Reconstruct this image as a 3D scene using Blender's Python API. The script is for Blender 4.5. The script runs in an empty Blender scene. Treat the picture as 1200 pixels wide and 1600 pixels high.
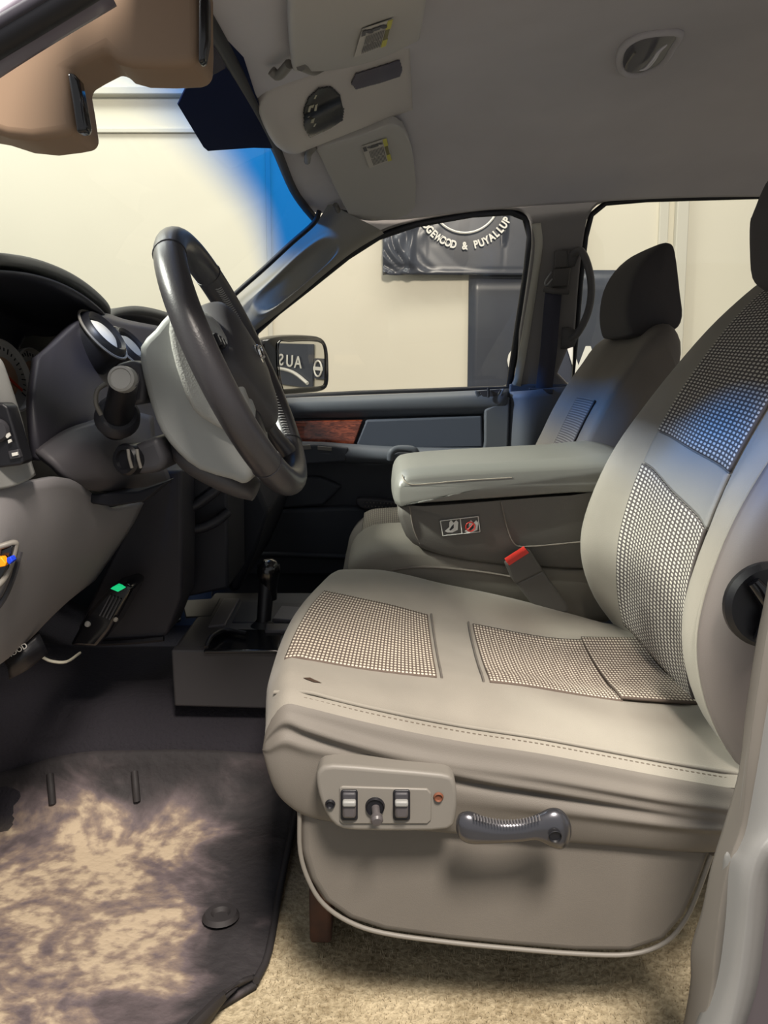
import bpy, bmesh, math, random
from mathutils import Vector, Matrix
random.seed(7)
SC = bpy.context.scene
COL = SC.collection
# ---------------------------------------------------------------- camera
CAMZ = 0.78
PITCH = math.radians(7)
cd = bpy.data.cameras.new('camera')
cam = bpy.data.objects.new('camera', cd); COL.objects.link(cam)
cam.location = (0, 0, CAMZ)
cam.rotation_euler = (math.radians(90) - PITCH, 0, 0)
cd.sensor_fit = 'VERTICAL'; cd.sensor_height = 24; cd.sensor_width = 18
cd.lens = 24 * 1200 / 1600
cd.shift_y = -83 / 1600
cd.clip_start = 0.02
SC.camera = cam
# ---------------------------------------------------------------- world, lamps, exposure
w = bpy.data.worlds.new('world'); SC.world = w; w.use_nodes = True
w.node_tree.nodes['Background'].inputs[0].default_value = (0.97, 0.98, 1.0, 1)
w.node_tree.nodes['Background'].inputs[1].default_value = 0.45
SC.view_settings.view_transform = 'Standard'; SC.view_settings.look = 'None'
SC.view_settings.gamma = 1; SC.view_settings.use_curve_mapping = False
SC.view_settings.exposure = 0.0
def area_lamp(name, loc, target, size, power, color, size_y=None):
    l = bpy.data.lights.new(name, 'AREA'); l.energy = power; l.color = color; l.size = size
    if size_y: l.shape = 'RECTANGLE'; l.size_y = size_y
    o = bpy.data.objects.new(name, l); COL.objects.link(o); o.location = loc
    o.rotation_euler = (Vector(target) - Vector(loc)).to_track_quat('-Z', 'Y').to_euler()
    return o
fl_ = area_lamp('garage_lamp_front', (-3.1, 0.88, 3.10), (0.3, 1.3, 0.6), 0.34, 42, (1.0, 0.97, 0.9)); fl_.data.spread = math.radians(62)
area_lamp('garage_lamp_side', (0.40, -0.8, 2.95), (0.0, 0.9, 0.25), 0.6, 200, (1.0, 0.90, 0.80))
area_lamp('garage_lamp_wall', (0.4, 3.0, 3.3), (0.4, 3.9, 0.6), 2.4, 44, (1.0, 0.95, 0.88), 0.4)
area_lamp('garage_lamp_wall', (-2.4, 2.9, 3.3), (-2.0, 3.9, 0.6), 2.4, 62, (0.99, 1.0, 0.96), 0.4)

# ---------------------------------------------------------------- helpers
F = 1200.0; PX = 600.0; PY = 717.0
cp, sp = math.cos(PITCH), math.sin(PITCH)
def ray(x, y):
    u = (x - PX) / F; v = -(y - PY) / F
    return Vector((u, cp + v * sp, -sp + v * cp))
def P(x, y, Y):
    d = ray(x, y); return Vector((0, 0, CAMZ)) + d * (Y / d.y)
def PL(x, y, o, n):
    d = ray(x, y); c = Vector((0, 0, CAMZ)); o = Vector(o); n = Vector(n)
    return c + d * ((o - c).dot(n) / d.dot(n))
def PZ(x, y, z): return PL(x, y, (0, 0, z), (0, 0, 1))

def lin(h):
    c = [int(h[i:i + 2], 16) / 255 for i in (0, 2, 4)]
    return tuple((v / 12.92 if v <= .04045 else ((v + .055) / 1.055) ** 2.4) for v in c)
MATS = {}
def mat(name, col, rough=.6, metal=0, noise=.0, nscale=20, bump=.0, bscale=400, spec=.5, emis=None, coat=0, col2=None, sheen=0, detail=3):
    m = bpy.data.materials.new(name); m.use_nodes = True; nt = m.node_tree; N = nt.nodes; L = nt.links
    b = N['Principled BSDF']; col = lin(col) if isinstance(col, str) else col
    b.inputs['Base Color'].default_value = (*col, 1); b.inputs['Roughness'].default_value = rough
    b.inputs['Metallic'].default_value = metal; b.inputs['Specular IOR Level'].default_value = spec
    b.inputs['Coat Weight'].default_value = coat; b.inputs['Sheen Weight'].default_value = sheen
    tc = N.new('ShaderNodeTexCoord')
    if noise or col2:
        n = N.new('ShaderNodeTexNoise'); n.inputs['Scale'].default_value = nscale; n.inputs['Detail'].default_value = detail
        L.new(tc.outputs['Object'], n.inputs['Vector'])
        r = N.new('ShaderNodeValToRGB'); r.color_ramp.elements[0].position = .3; r.color_ramp.elements[1].position = .7
        c2 = lin(col2) if isinstance(col2, str) else tuple(min(1, v * (1 + noise)) for v in col)
        c1 = col if col2 else tuple(v * (1 - noise) for v in col)
        r.color_ramp.elements[0].color = (*c1, 1); r.color_ramp.elements[1].color = (*c2, 1)
        L.new(n.outputs['Fac'], r.inputs[0]); L.new(r.outputs[0], b.inputs['Base Color'])
    if bump:
        n = N.new('ShaderNodeTexNoise'); n.inputs['Scale'].default_value = bscale; n.inputs['Detail'].default_value = 3
        L.new(tc.outputs['Object'], n.inputs['Vector'])
        bp = N.new('ShaderNodeBump'); bp.inputs['Strength'].default_value = bump; bp.inputs['Distance'].default_value = .001
        L.new(n.outputs['Fac'], bp.inputs['Height']); L.new(bp.outputs[0], b.inputs['Normal'])
    if emis:
        b.inputs['Emission Color'].default_value = (*lin(emis), 1); b.inputs['Emission Strength'].default_value = 1.2
    MATS[name] = m; return m

def weave(name, dark, light, du, dv, thr=.45, stag=0):
    """woven cloth: rows of small light knots on a darker ground, from metric UVs"""
    m = mat(name, dark, rough=.85, spec=.25); nt = m.node_tree; N = nt.nodes; L = nt.links; b = N['Principled BSDF']
    uv = N.new('ShaderNodeTexCoord'); s = N.new('ShaderNodeSeparateXYZ'); L.new(uv.outputs['UV'], s.inputs[0])
    def m1(op, a, bb=None):
        n = N.new('ShaderNodeMath'); n.operation = op
        for i, v in enumerate((a, bb)):
            if v is None: continue
            if isinstance(v, (int, float)): n.inputs[i].default_value = v
            else: L.new(v, n.inputs[i])
        return n.outputs[0]
    v_ = m1('MULTIPLY', s.outputs['Y'], 1 / dv); row = m1('FLOOR', v_)
    u_ = m1('ADD', m1('MULTIPLY', s.outputs['X'], 1 / du), m1('MULTIPLY', row, stag))
    a = m1('SINE', m1('MULTIPLY', m1('FRACT', u_), math.pi)); c = m1('SINE', m1('MULTIPLY', m1('FRACT', v_), math.pi))
    h = m1('MULTIPLY', a, c)
    r = N.new('ShaderNodeValToRGB'); r.color_ramp.elements[0].position = thr; r.color_ramp.elements[1].position = thr + .22
    r.color_ramp.elements[0].color = (*lin(dark), 1); r.color_ramp.elements[1].color = (*lin(light), 1)
    L.new(h, r.inputs[0]); L.new(r.outputs[0], b.inputs['Base Color'])
    bp = N.new('ShaderNodeBump'); bp.inputs['Strength'].default_value = .5; bp.inputs['Distance'].default_value = .0015
    L.new(h, bp.inputs['Height']); L.new(bp.outputs[0], b.inputs['Normal'])
    return m

def parent_to(o, par):
    if par is not None:
        o.parent = par
        p = par; M = Matrix.Identity(4)
        while p: M = Matrix.Translation(p.location) @ M; p = p.parent
        o.matrix_parent_inverse = M.inverted() if par.type == 'EMPTY' else Matrix.Identity(4)
def smooth(me, ang=35):
    for p in me.polygons: p.use_smooth = True
    try: me.set_sharp_from_angle(angle=math.radians(ang))
    except Exception: pass
def mk(name, verts, faces, m, par=None, uvs=None, ang=35, label=None):
    me = bpy.data.meshes.new(name); me.from_pydata([tuple(v) for v in verts], [], faces)
    if uvs:
        ul = me.uv_layers.new(name='uv')
        for p in me.polygons:
            for li in p.loop_indices: ul.data[li].uv = uvs[me.loops[li].vertex_index]
    bm = bmesh.new(); bm.from_mesh(me)
    bmesh.ops.recalc_face_normals(bm, faces=bm.faces); bm.to_mesh(me); bm.free()
    smooth(me, ang); me.materials.append(m)
    o = bpy.data.objects.new(name, me); COL.objects.link(o); parent_to(o, par)
    if label: o['label'] = label
    return o
def bmo(name, bm, m, par=None, ang=35, label=None, kind=None):
    bmesh.ops.recalc_face_normals(bm, faces=bm.faces)
    me = bpy.data.meshes.new(name); bm.to_mesh(me); bm.free(); smooth(me, ang); me.materials.append(m)
    o = bpy.data.objects.new(name, me); COL.objects.link(o); parent_to(o, par)
    if label: o['label'] = label
    if kind: o['kind'] = kind
    return o
def thing(name, loc, label, cat, group=None):
    o = bpy.data.objects.new(name, None); COL.objects.link(o); o.location = loc; o.empty_display_size = .05
    o['label'] = label; o['category'] = cat
    if group: o['group'] = group
    return o
def tag(o, label, cat, group=None):
    o['label'] = label; o['category'] = cat
    if group: o['group'] = group
    return o
def struct(o): o['kind'] = 'structure'; return o

def cr(p0, p1, p2, p3, t):
    return .5 * ((2 * p1) + (p2 - p0) * t + (2 * p0 - 5 * p1 + 4 * p2 - p3) * t * t + (3 * p1 - p0 - 3 * p2 + p3) * t ** 3)
def spline(pts, k, closed=False):
    pts = [Vector(p) for p in pts]; n = len(pts); out = []
    if closed:
        for i in range(n):
            for j in range(k): out.append(cr(pts[i - 1], pts[i], pts[(i + 1) % n], pts[(i + 2) % n], j / k))
        return out
    for i in range(n - 1):
        a = pts[i - 1] if i else pts[0] * 2 - pts[1]; d = pts[i + 2] if i + 2 < n else pts[-1] * 2 - pts[-2]
        for j in range(k): out.append(cr(a, pts[i], pts[i + 1], d, j / k))
    out.append(pts[-1]); return out
def patch_pts(rows, ku, kv):
    rr = [spline(r, ku) for r in rows]
    cols = [spline([r[i] for r in rr], kv) for i in range(len(rr[0]))]
    return [[cols[i][j] for i in range(len(cols))] for j in range(len(cols[0]))]
def patch(name, rows, m, par=None, ku=5, kv=5, th=0, flip=False, uvscale=False, ang=60, label=None, disp=None, bev=0):
    """surface through a grid of control points, with metric UVs and optional thickness"""
    g = patch_pts(rows, ku, kv) if ku > 0 else [[Vector(p) for p in r] for r in rows]
    if disp: g = [[disp(p, i / (len(r) - 1), j / (len(g) - 1)) for i, p in enumerate(r)] for j, r in enumerate(g)]
    nr, nc = len(g), len(g[0]); V = [p for r in g for p in r]; Fc = []; uv = []
    mid = g[nr // 2]; us = [0]
    for i in range(1, nc): us.append(us[-1] + (mid[i] - mid[i - 1]).length)
    midc = [g[j][nc // 2] for j in range(nr)]; vs = [0]
    for j in range(1, nr): vs.append(vs[-1] + (midc[j] - midc[j - 1]).length)
    for j in range(nr):
        for i in range(nc): uv.append((us[i], vs[j]))
    for j in range(nr - 1):
        for i in range(nc - 1):
            a = j * nc + i; f = (a, a + 1, a + nc + 1, a + nc); Fc.append(f[::-1] if flip else f)
    o = mkraw(name, V, Fc, m, par, uv, ang, label)
    if th:
        md = o.modifiers.new('thick', 'SOLIDIFY'); md.thickness = th; md.offset = -1
    if bev:
        md = o.modifiers.new('bev', 'BEVEL'); md.width = bev; md.segments = 3; md.limit_method = 'ANGLE'; md.angle_limit = math.radians(50)
    return o
def mkraw(name, V, Fc, m, par, uvs, ang, label=None):
    me = bpy.data.meshes.new(name); me.from_pydata([tuple(v) for v in V], [], Fc)
    if uvs:
        ul = me.uv_layers.new(name='uv')
        for p in me.polygons:
            for li in p.loop_indices: ul.data[li].uv = uvs[me.loops[li].vertex_index]
    smooth(me, ang); me.materials.append(m)
    o = bpy.data.objects.new(name, me); COL.objects.link(o); parent_to(o, par)
    if label: o['label'] = label
    return o
def loft_bm(bm, loops, kl=3, ks=3, cap=True, closed=True):
    ll = [spline(l, kl, closed) for l in loops]
    cols = [spline([l[i] for l in ll], ks) for i in range(len(ll[0]))]
    L2 = [[bm.verts.new(cols[i][j]) for i in range(len(cols))] for j in range(len(cols[0]))]
    n = len(L2[0])
    for a, b in zip(L2, L2[1:]):
        for i in range(n if closed else n - 1):
            try: bm.faces.new((a[i], a[(i + 1) % n], b[(i + 1) % n], b[i]))
            except ValueError: pass
    if cap and closed:
        for l in (L2[0], L2[-1]):
            c = bm.verts.new(sum((v.co for v in l), Vector()) / n)
            for i in range(n): bm.faces.new((l[i], l[(i + 1) % n], c))
    return bm
def loft(name, loops, m, par=None, kl=3, ks=3, cap=True, ang=50, label=None):
    return bmo(name, loft_bm(bmesh.new(), loops, kl, ks, cap), m, par, ang, label)
def tube_bm(bm, pts, r, seg=10, k=4, closed=False, cap=True, ry=None):
    pts = spline(pts, k, closed) if k > 1 else [Vector(p) for p in pts]
    n = len(pts); rr = r if callable(r) else (lambda t: r)
    prev = None; rings = []
    for i, p in enumerate(pts):
        a = pts[(i - 1) % n] if (closed or i) else p; b = pts[(i + 1) % n] if (closed or i < n - 1) else p
        t = (b - a).normalized()
        if prev is None:
            prev = t.cross(Vector((0, 0, 1)));
            if prev.length < .1: prev = t.cross(Vector((0, 1, 0)))
        nrm = (prev - t * prev.dot(t)).normalized(); prev = nrm; bn = t.cross(nrm)
        R = rr(i / max(1, n - 1)); RY = R if ry is None else ry
        rings.append([bm.verts.new(p + nrm * (R * math.cos(2 * math.pi * q / seg)) + bn * (RY * math.sin(2 * math.pi * q / seg))) for q in range(seg)])
    pr = list(zip(rings, rings[1:])) + ([(rings[-1], rings[0])] if closed else [])
    for a, b in pr:
        for q in range(seg): bm.faces.new((a[q], a[(q + 1) % seg], b[(q + 1) % seg], b[q]))
    if cap and not closed:
        for l in (rings[0], rings[-1]): bm.faces.new(l)
    return bm
def tube(name, pts, r, m, par=None, seg=10, k=4, closed=False, label=None, ry=None, ang=50):
    return bmo(name, tube_bm(bmesh.new(), pts, r, seg, k, closed, ry=ry), m, par, ang, label)
def stitches(name, pts, m, par, gap=.006, ln=.0038, r=.0009, k=6, off=Vector((0, 0, 0))):
    pts = spline(pts, k); bm = bmesh.new(); acc = 0; nxt = 0
    for a, b in zip(pts, pts[1:]):
        L = (b - a).length
        if L < 1e-9: continue
        d = (b - a) / L
        while nxt <= acc + L:
            c = a + d * (nxt - acc) + off
            tube_bm(bm, [c - d * ln / 2, c + d * ln / 2], r, 5, 1); nxt += gap
        acc += L
    return bmo(name, bm, m, par, kind='stuff')
def extr(name, pts, y0, y1, m, par=None, bev=.004, seg=3, k=0, label=None, ang=40, pix=True, Yp=None):
    """outline (pixels read in the plane Y=y0, or world x,z) pushed back from y0 to y1"""
    if pix: pts = [P(x, y, Yp or y0) for x, y in pts]
    else: pts = [Vector((x, 0, z)) for x, z in pts]
    if k: pts = spline(pts, k, True)
    bm = bmesh.new(); a = [bm.verts.new((p.x, y0, p.z)) for p in pts]; b = [bm.verts.new((p.x, y1, p.z)) for p in pts]
    bm.faces.new(a); bm.faces.new(b[::-1]); n = len(a)
    for i in range(n): bm.faces.new((a[i], b[i], b[(i + 1) % n], a[(i + 1) % n]))
    o = bmo(name, bm, m, par, ang, label)
    if bev:
        md = o.modifiers.new('bev', 'BEVEL'); md.width = bev; md.segments = seg; md.limit_method = 'ANGLE'; md.angle_limit = math.radians(35)
    return o
def frame_from(n, up=Vector((0, 0, 1))):
    n = Vector(n).normalized(); x = up.cross(n)
    if x.length < .01: x = Vector((1, 0, 0)).cross(n)
    x.normalize(); y = n.cross(x)
    return Matrix((x, y, n)).transposed()
def box_bm(bm, c, s, R=None):
    R = R or Matrix.Identity(3); c = Vector(c); V = []
    for i in (-1, 1):
        for j in (-1, 1):
            for k in (-1, 1): V.append(bm.verts.new(c + R @ Vector((i * s[0] / 2, j * s[1] / 2, k * s[2] / 2))))
    for f in ((0, 1, 3, 2), (4, 6, 7, 5), (0, 4, 5, 1), (2, 3, 7, 6), (0, 2, 6, 4), (1, 5, 7, 3)): bm.faces.new([V[q] for q in f])
    return bm
def box(name, c, s, m, par=None, R=None, bev=.003, label=None, seg=3):
    o = bmo(name, box_bm(bmesh.new(), c, s, R), m, par, 40, label)
    if bev:
        md = o.modifiers.new('bev', 'BEVEL'); md.width = bev; md.segments = seg
    return o
def plate(name, loops, o_, n_, m, par=None, th=.01, bev=0, up=Vector((0, 0, 1)), label=None, pix=True, k=0, back=True):
    """flat panel on the plane (o_, n_) through pixel outlines; later loops are holes"""
    o_ = Vector(o_); R = frame_from(n_, up); Ri = R.transposed()
    cu = bpy.data.curves.new(name, 'CURVE'); cu.dimensions = '2D'; cu.fill_mode = 'BOTH'
    for lp in loops:
        q = [Ri @ ((PL(x, y, o_, n_) if pix else Vector((x, y, 0))) - o_) for x, y in lp] if pix else [Vector((x, y, 0)) for x, y in lp]
        if k: q = spline(q, k, True)
        s = cu.splines.new('POLY'); s.points.add(len(q) - 1); s.use_cyclic_u = True
        for i, p in enumerate(q): s.points[i].co = (p.x, p.y, 0, 1)
    cu.extrude = th / 2; cu.bevel_depth = bev; cu.bevel_resolution = 2; cu.offset = -bev
    t = bpy.data.objects.new('t', cu); COL.objects.link(t)
    dg = bpy.context.evaluated_depsgraph_get(); me = bpy.data.meshes.new_from_object(t.evaluated_get(dg))
    bpy.data.objects.remove(t)
    M = Matrix.Translation(o_ + R @ Vector((0, 0, -(th / 2 + bev) if back else 0))) @ R.to_4x4()
    me.transform(M); me.name = name; me.materials.clear(); me.materials.append(m); smooth(me, 35)
    ob = bpy.data.objects.new(name, me); COL.objects.link(ob); parent_to(ob, par)
    if label: ob['label'] = label
    return ob
def text_mesh(body, size, M, ext=.0015, align='CENTER', bold=0, sx=1):
    cu = bpy.data.curves.new('txt', 'FONT'); cu.body = body; cu.size = size; cu.extrude = ext; cu.align_x = align; cu.align_y = 'CENTER'; cu.offset = bold; cu.resolution_u = 4
    t = bpy.data.objects.new('t', cu); COL.objects.link(t)
    dg = bpy.context.evaluated_depsgraph_get(); me = bpy.data.meshes.new_from_object(t.evaluated_get(dg)); bpy.data.objects.remove(t)
    me.transform(M @ Matrix.Diagonal((sx, 1, 1, 1))); return me
def join_meshes(name, mes, m, par=None, label=None, kind=None):
    bm = bmesh.new()
    for me in mes: bm.from_mesh(me)
    me = bpy.data.meshes.new(name); bm.to_mesh(me); bm.free(); me.materials.append(m)
    o = bpy.data.objects.new(name, me); COL.objects.link(o); parent_to(o, par)
    if label: o['label'] = label
    if kind: o['kind'] = kind
    return o
def disc_stack(name, c, n, prof, m, par=None, seg=32, label=None, sy=1, up=Vector((0, 0, 1))):
    """lathe: prof = [(radius, height)] about axis n at c"""
    R = frame_from(n, up); bm = bmesh.new(); rings = []
    for r, h in prof:
        if r < 1e-6: rings.append([bm.verts.new(Vector(c) + R @ Vector((0, 0, h)))])
        else: rings.append([bm.verts.new(Vector(c) + R @ Vector((r * math.cos(2 * math.pi * q / seg), sy * r * math.sin(2 * math.pi * q / seg), h))) for q in range(seg)])
    for a, b in zip(rings, rings[1:]):
        for q in range(seg):
            q2 = (q + 1) % seg
            if len(a) == 1 and len(b) == 1: continue
            if len(a) == 1: bm.faces.new((a[0], b[q], b[q2]))
            elif len(b) == 1: bm.faces.new((a[q], b[0], a[q2]))
            else: bm.faces.new((a[q], a[q2], b[q2], b[q]))
    return bmo(name, bm, m, par, 35, label)
def interp(x, xs, ys):
    if x <= xs[0]: return ys[0]
    for i in range(1, len(xs)):
        if x <= xs[i]:
            t = (x - xs[i - 1]) / (xs[i] - xs[i - 1]); t2 = t
            return ys[i - 1] + (ys[i] - ys[i - 1]) * t2
    return ys[-1]
def sint(x, xs, ys):
    """smooth interpolation"""
    if x <= xs[0]: return ys[0]
    if x >= xs[-1]: return ys[-1]
    for i in range(1, len(xs)):
        if x <= xs[i]:
            t = (x - xs[i - 1]) / (xs[i] - xs[i - 1])
            def sl(j):
                if j <= 0: return (ys[1] - ys[0]) / (xs[1] - xs[0])
                if j >= len(xs) - 1: return (ys[-1] - ys[-2]) / (xs[-1] - xs[-2])
                return (ys[j + 1] - ys[j - 1]) / (xs[j + 1] - xs[j - 1])
            h = xs[i] - xs[i - 1]; m0 = sl(i - 1) * h; m1 = sl(i) * h
            return ys[i - 1] * (2 * t ** 3 - 3 * t * t + 1) + m0 * (t ** 3 - 2 * t * t + t) + ys[i] * (-2 * t ** 3 + 3 * t * t) + m1 * (t ** 3 - t * t)

# ---------------------------------------------------------------- materials
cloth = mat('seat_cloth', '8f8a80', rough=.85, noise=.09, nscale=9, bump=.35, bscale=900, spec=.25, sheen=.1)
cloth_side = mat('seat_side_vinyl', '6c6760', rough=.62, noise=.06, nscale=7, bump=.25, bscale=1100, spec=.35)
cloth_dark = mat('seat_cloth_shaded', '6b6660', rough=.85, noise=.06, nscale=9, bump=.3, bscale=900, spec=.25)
weave_m = weave('seat_woven_insert', '62574f', 'cfc6b6', .0048, .0100, .42)
weave_b = weave('back_woven_insert', '575250', 'c9c4ba', .0125, .0056, .45)
thread = mat('thread', 'b9b1a2', rough=.7)
thread_dk = mat('thread_dark', '7b746b', rough=.8)
plast_grey = mat('grey_plastic', '77736c', rough=.5, bump=.12, bscale=1500)
plast_silver = mat('silver_grey_plastic', '8b8b88', rough=.45, bump=.15, bscale=1400)
plast_char = mat('charcoal_plastic', '3b3a3e', rough=.5, bump=.15, bscale=1200)
plast_black = mat('black_plastic', '16161b', rough=.42, bump=.05, bscale=900)
gloss_black = mat('gloss_black', '0e0e12', rough=.16, spec=.7)
handle_m = mat('handle_graphite', '606065', rough=.25, metal=.8)
leather = mat('wheel_leather', '3b393c', rough=.34, spec=.6, bump=.18, bscale=420)
leather2 = mat('armrest_vinyl', '80807a', rough=.42, spec=.5, bump=.12, bscale=500)
headl = mat('headliner_felt', 'c2bec0', rough=.95, noise=.05, nscale=5, bump=.2, bscale=900, spec=.1)
visor_m = mat('visor_cloth', 'b6b3ae', rough=.95, bump=.2, bscale=900, spec=.1)
pillar_m = mat('pillar_trim', '8b877f', rough=.7, bump=.12, bscale=900, spec=.3)
tan_m = mat('tan_lit_trim', '8d7763', rough=.6, noise=.04, nscale=6, spec=.3)  # warm lamp light put into the grey trim's colour as tan
rubber = mat('rubber_seal', '0f1018', rough=.5)
door_m = mat('door_trim_slate', '565b63', rough=.55, bump=.12, bscale=900)
door_dk = mat('door_trim_dark', '363a42', rough=.6, bump=.12, bscale=900)
chrome = mat('chrome', 'd8d8d8', rough=.15, metal=1)
white_m = mat('white_print', 'e6e4dc', rough=.6)
red_m = mat('red_button', 'd8392f', rough=.4)
label_bg = mat('label_grey', '55534f', rough=.5)
wall_m = mat('garage_wall_paint', 'd9d3c2', rough=.9, noise=.03, nscale=1.2)
wall_w = mat('garage_wall_strip', 'c9c5b8', rough=.8)
ban_m = mat('banner_vinyl', '3a3e48', rough=.32, noise=.1, nscale=2.5)
conc = mat('garage_concrete', '76746e', rough=.85, noise=.12, nscale=4)
carpet_t = mat('tan_carpet', '8c7f68', rough=1, noise=0, nscale=26, col2='b5a88e', bump=1.0, bscale=260, spec=.05, detail=8)
mat_edge = mat('mat_rubber', '2b2829', rough=.7)

def wood_mat():
    m = mat('burl_wood', '5c2415', rough=.22, coat=.6); nt = m.node_tree; N = nt.nodes; L = nt.links
    tc = N.new('ShaderNodeTexCoord'); mp = N.new('ShaderNodeMapping'); mp.inputs['Scale'].default_value = (14, 14, 60)
    n = N.new('ShaderNodeTexNoise'); n.inputs['Scale'].default_value = 3; n.inputs['Detail'].default_value = 8; n.inputs['Distortion'].default_value = 1.2
    r = N.new('ShaderNodeValToRGB'); r.color_ramp.elements[0].position = .35; r.color_ramp.elements[1].position = .66
    r.color_ramp.elements[0].color = (*lin('54200f'), 1); r.color_ramp.elements[1].color = (*lin('b0573a'), 1)
    L.new(tc.outputs['Object'], mp.inputs[0]); L.new(mp.outputs[0], n.inputs['Vector']); L.new(n.outputs['Fac'], r.inputs[0]); L.new(r.outputs[0], N['Principled BSDF'].inputs['Base Color'])
    return m
wood = wood_mat()

def glass_mat(name, base, band=None, gloss=.06):
    """thin tinted glass that lets coloured light through; band = (x at the clear end, x at the deep end, colour)"""
    m = bpy.data.materials.new(name); m.use_nodes = True; nt = m.node_tree; N = nt.nodes; L = nt.links; N.clear()
    out = N.new('ShaderNodeOutputMaterial'); tr = N.new('ShaderNodeBsdfTransparent'); gl = N.new('ShaderNodeBsdfGlossy'); gl.inputs['Roughness'].default_value = .02
    mx = N.new('ShaderNodeMixShader'); mx.inputs[0].default_value = gloss
    tr.inputs[0].default_value = (*base, 1)
    L.new(tr.outputs[0], mx.inputs[1]); L.new(gl.outputs[0], mx.inputs[2]); L.new(mx.outputs[0], out.inputs[0])
    if band:
        tc = N.new('ShaderNodeTexCoord'); s = N.new('ShaderNodeSeparateXYZ'); L.new(tc.outputs['Object'], s.inputs[0])
        mr = N.new('ShaderNodeMapRange'); mr.interpolation_type = 'SMOOTHSTEP'; mr.inputs['From Min'].default_value = band[0]; mr.inputs['From Max'].default_value = band[1]
        L.new(s.outputs['X'], mr.inputs['Value'])
        mc = N.new('ShaderNodeMix'); mc.data_type = 'RGBA'; L.new(mr.outputs[0], mc.inputs[0])
        mc.inputs[6].default_value = (*base, 1); mc.inputs[7].default_value = (*band[2], 1)
        L.new(mc.outputs[2], tr.inputs[0])
    return m
ws_glass = glass_mat('windshield_glass', (.93, .97, .93), (-.36, -.25, (.012, .20, .72)), .04)
door_glass = glass_mat('door_glass', (.95, .95, .92), None, .03)
rear_glass = glass_mat('rear_door_glass', (.95, .96, .93), None, .03)

# ================================================================ GARAGE
YW = 3.8
struct(mk('wall_right', [(-6, YW, -.75), (7, YW, -.75), (7, YW, 3.6), (-6, YW, 3.6), (-6, YW + .1, -.75), (7, YW + .1, -.75), (7, YW + .1, 3.6), (-6, YW + .1, 3.6)],
   [(0, 1, 2, 3), (4, 7, 6, 5), (0, 3, 7, 4), (1, 5, 6, 2), (3, 2, 6, 7), (0, 4, 5, 1)], wall_m))
struct(box('floor', (0.5, 0.8, -.8), (13, 7, .1), conc, bev=0))
for x0, x1, w_ in ((1022, 1036, .02), (1046, 1064, .04), (419, 427, .012)):
    a = P(x0, 500, YW).x; b = P(x1, 500, YW).x
    struct(box('trim_1', ((a + b) / 2, YW - w_ / 2, 1.3), (b - a, w_, 4.1), wall_w, bev=.004))
za = P(100, 137, YW - .02).z; zb = P(100, 150, YW - .02).z
struct(box('trim_2', (-2.6, YW - .02, (za + zb) / 2), (4.2, .05, za - zb), wall_w, bev=.006))
struct(box('trim_3', (-2.6, YW - .008, P(100, 205, YW).z), (4.2, .016, .02), wall_w, bev=.003))
# upper wrinkled banner with curved lettering
t = thing('banner', (P(720, 430, YW).x, YW - .05, P(720, 430, YW).z), 'crumpled dark banner with white ring and curved EDGEWOOD & PUYALLUP lettering, above the door window', 'banner')
YB = YW - .05
a = P(598, 430, YB); b = P(905, 238, YB)
def crumple(p, u, v):
    k = math.exp(-(u / .16) ** 2)
    d = .003 * math.sin(7 * u + 5 * v) + k * (.014 * math.sin(60 * u + 9 * math.sin(6 * v)) + .012 * math.sin(17 * v + 40 * u)) + .020 * math.exp(-((u - .13 - .06 * v) / .02) ** 2) + .010 * math.exp(-((u - .27 + .06 * (1 - v)) / .008) ** 2) * (1 if v > .35 else .1) + .010 * math.exp(-((u - .62 - .03 * v) / .007) ** 2) * (1 if .25 < v < .8 else .1) + .006 * math.exp(-((v - .02) / .02) ** 2)
    return Vector((p.x, p.y - abs(d), p.z))
rows = [[Vector((a.x + (b.x - a.x) * i / 11, YB, a.z + (b.z - a.z) * j / 5)) for i in range(12)] for j in range(6)]
patch('sheet', rows, ban_m, t, 10, 10, th=.003, disp=crumple)
sc_ = (P(700, 400, YB - .03).x - P(600, 400, YB - .03).x) / 100
ctr = P(727, 308, YB - .02); mes = []
s_ = 'EDGEWOOD & PUYALLUP'; step = math.radians(6.9)
for i, ch in enumerate(s_):
    an = (i - (len(s_) - 1) / 2) * step
    if ch == ' ': continue
    M = Matrix.Translation(ctr + Vector((math.sin(an) * 74 * sc_, 0, -math.cos(an) * 74 * sc_))) @ Matrix.Rotation(math.radians(90), 4, 'X') @ Matrix.Rotation(an, 4, 'Z')
    mes.append(text_mesh(ch, 16 * sc_, M, bold=.002, sx=.62 if ch == 'W' else .8, ext=.001))
for me_ in mes: join_meshes('letter', [me_], white_m, t)
tube('ring', [ctr + Vector((math.sin(q / 24 * 2 * math.pi), 0, -math.cos(q / 24 * 2 * math.pi))) * 54 * sc_ for q in range(24)], .0055, white_m, t, seg=6, k=2, closed=True)
# lower dark banner
a = P(728, 800, YW - .02); b = P(1012, 422, YW - .02)
t = thing('banner', (a.x + .4, YW - .02, a.z), 'large dark banner with big white letters hanging on the wall behind the passenger seat', 'banner')
rows = [[Vector((a.x + (b.x - a.x) * i / 6, YW - .015, a.z + (b.z - a.z) * j / 4)) for i in range(7)] for j in range(5)]
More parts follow.
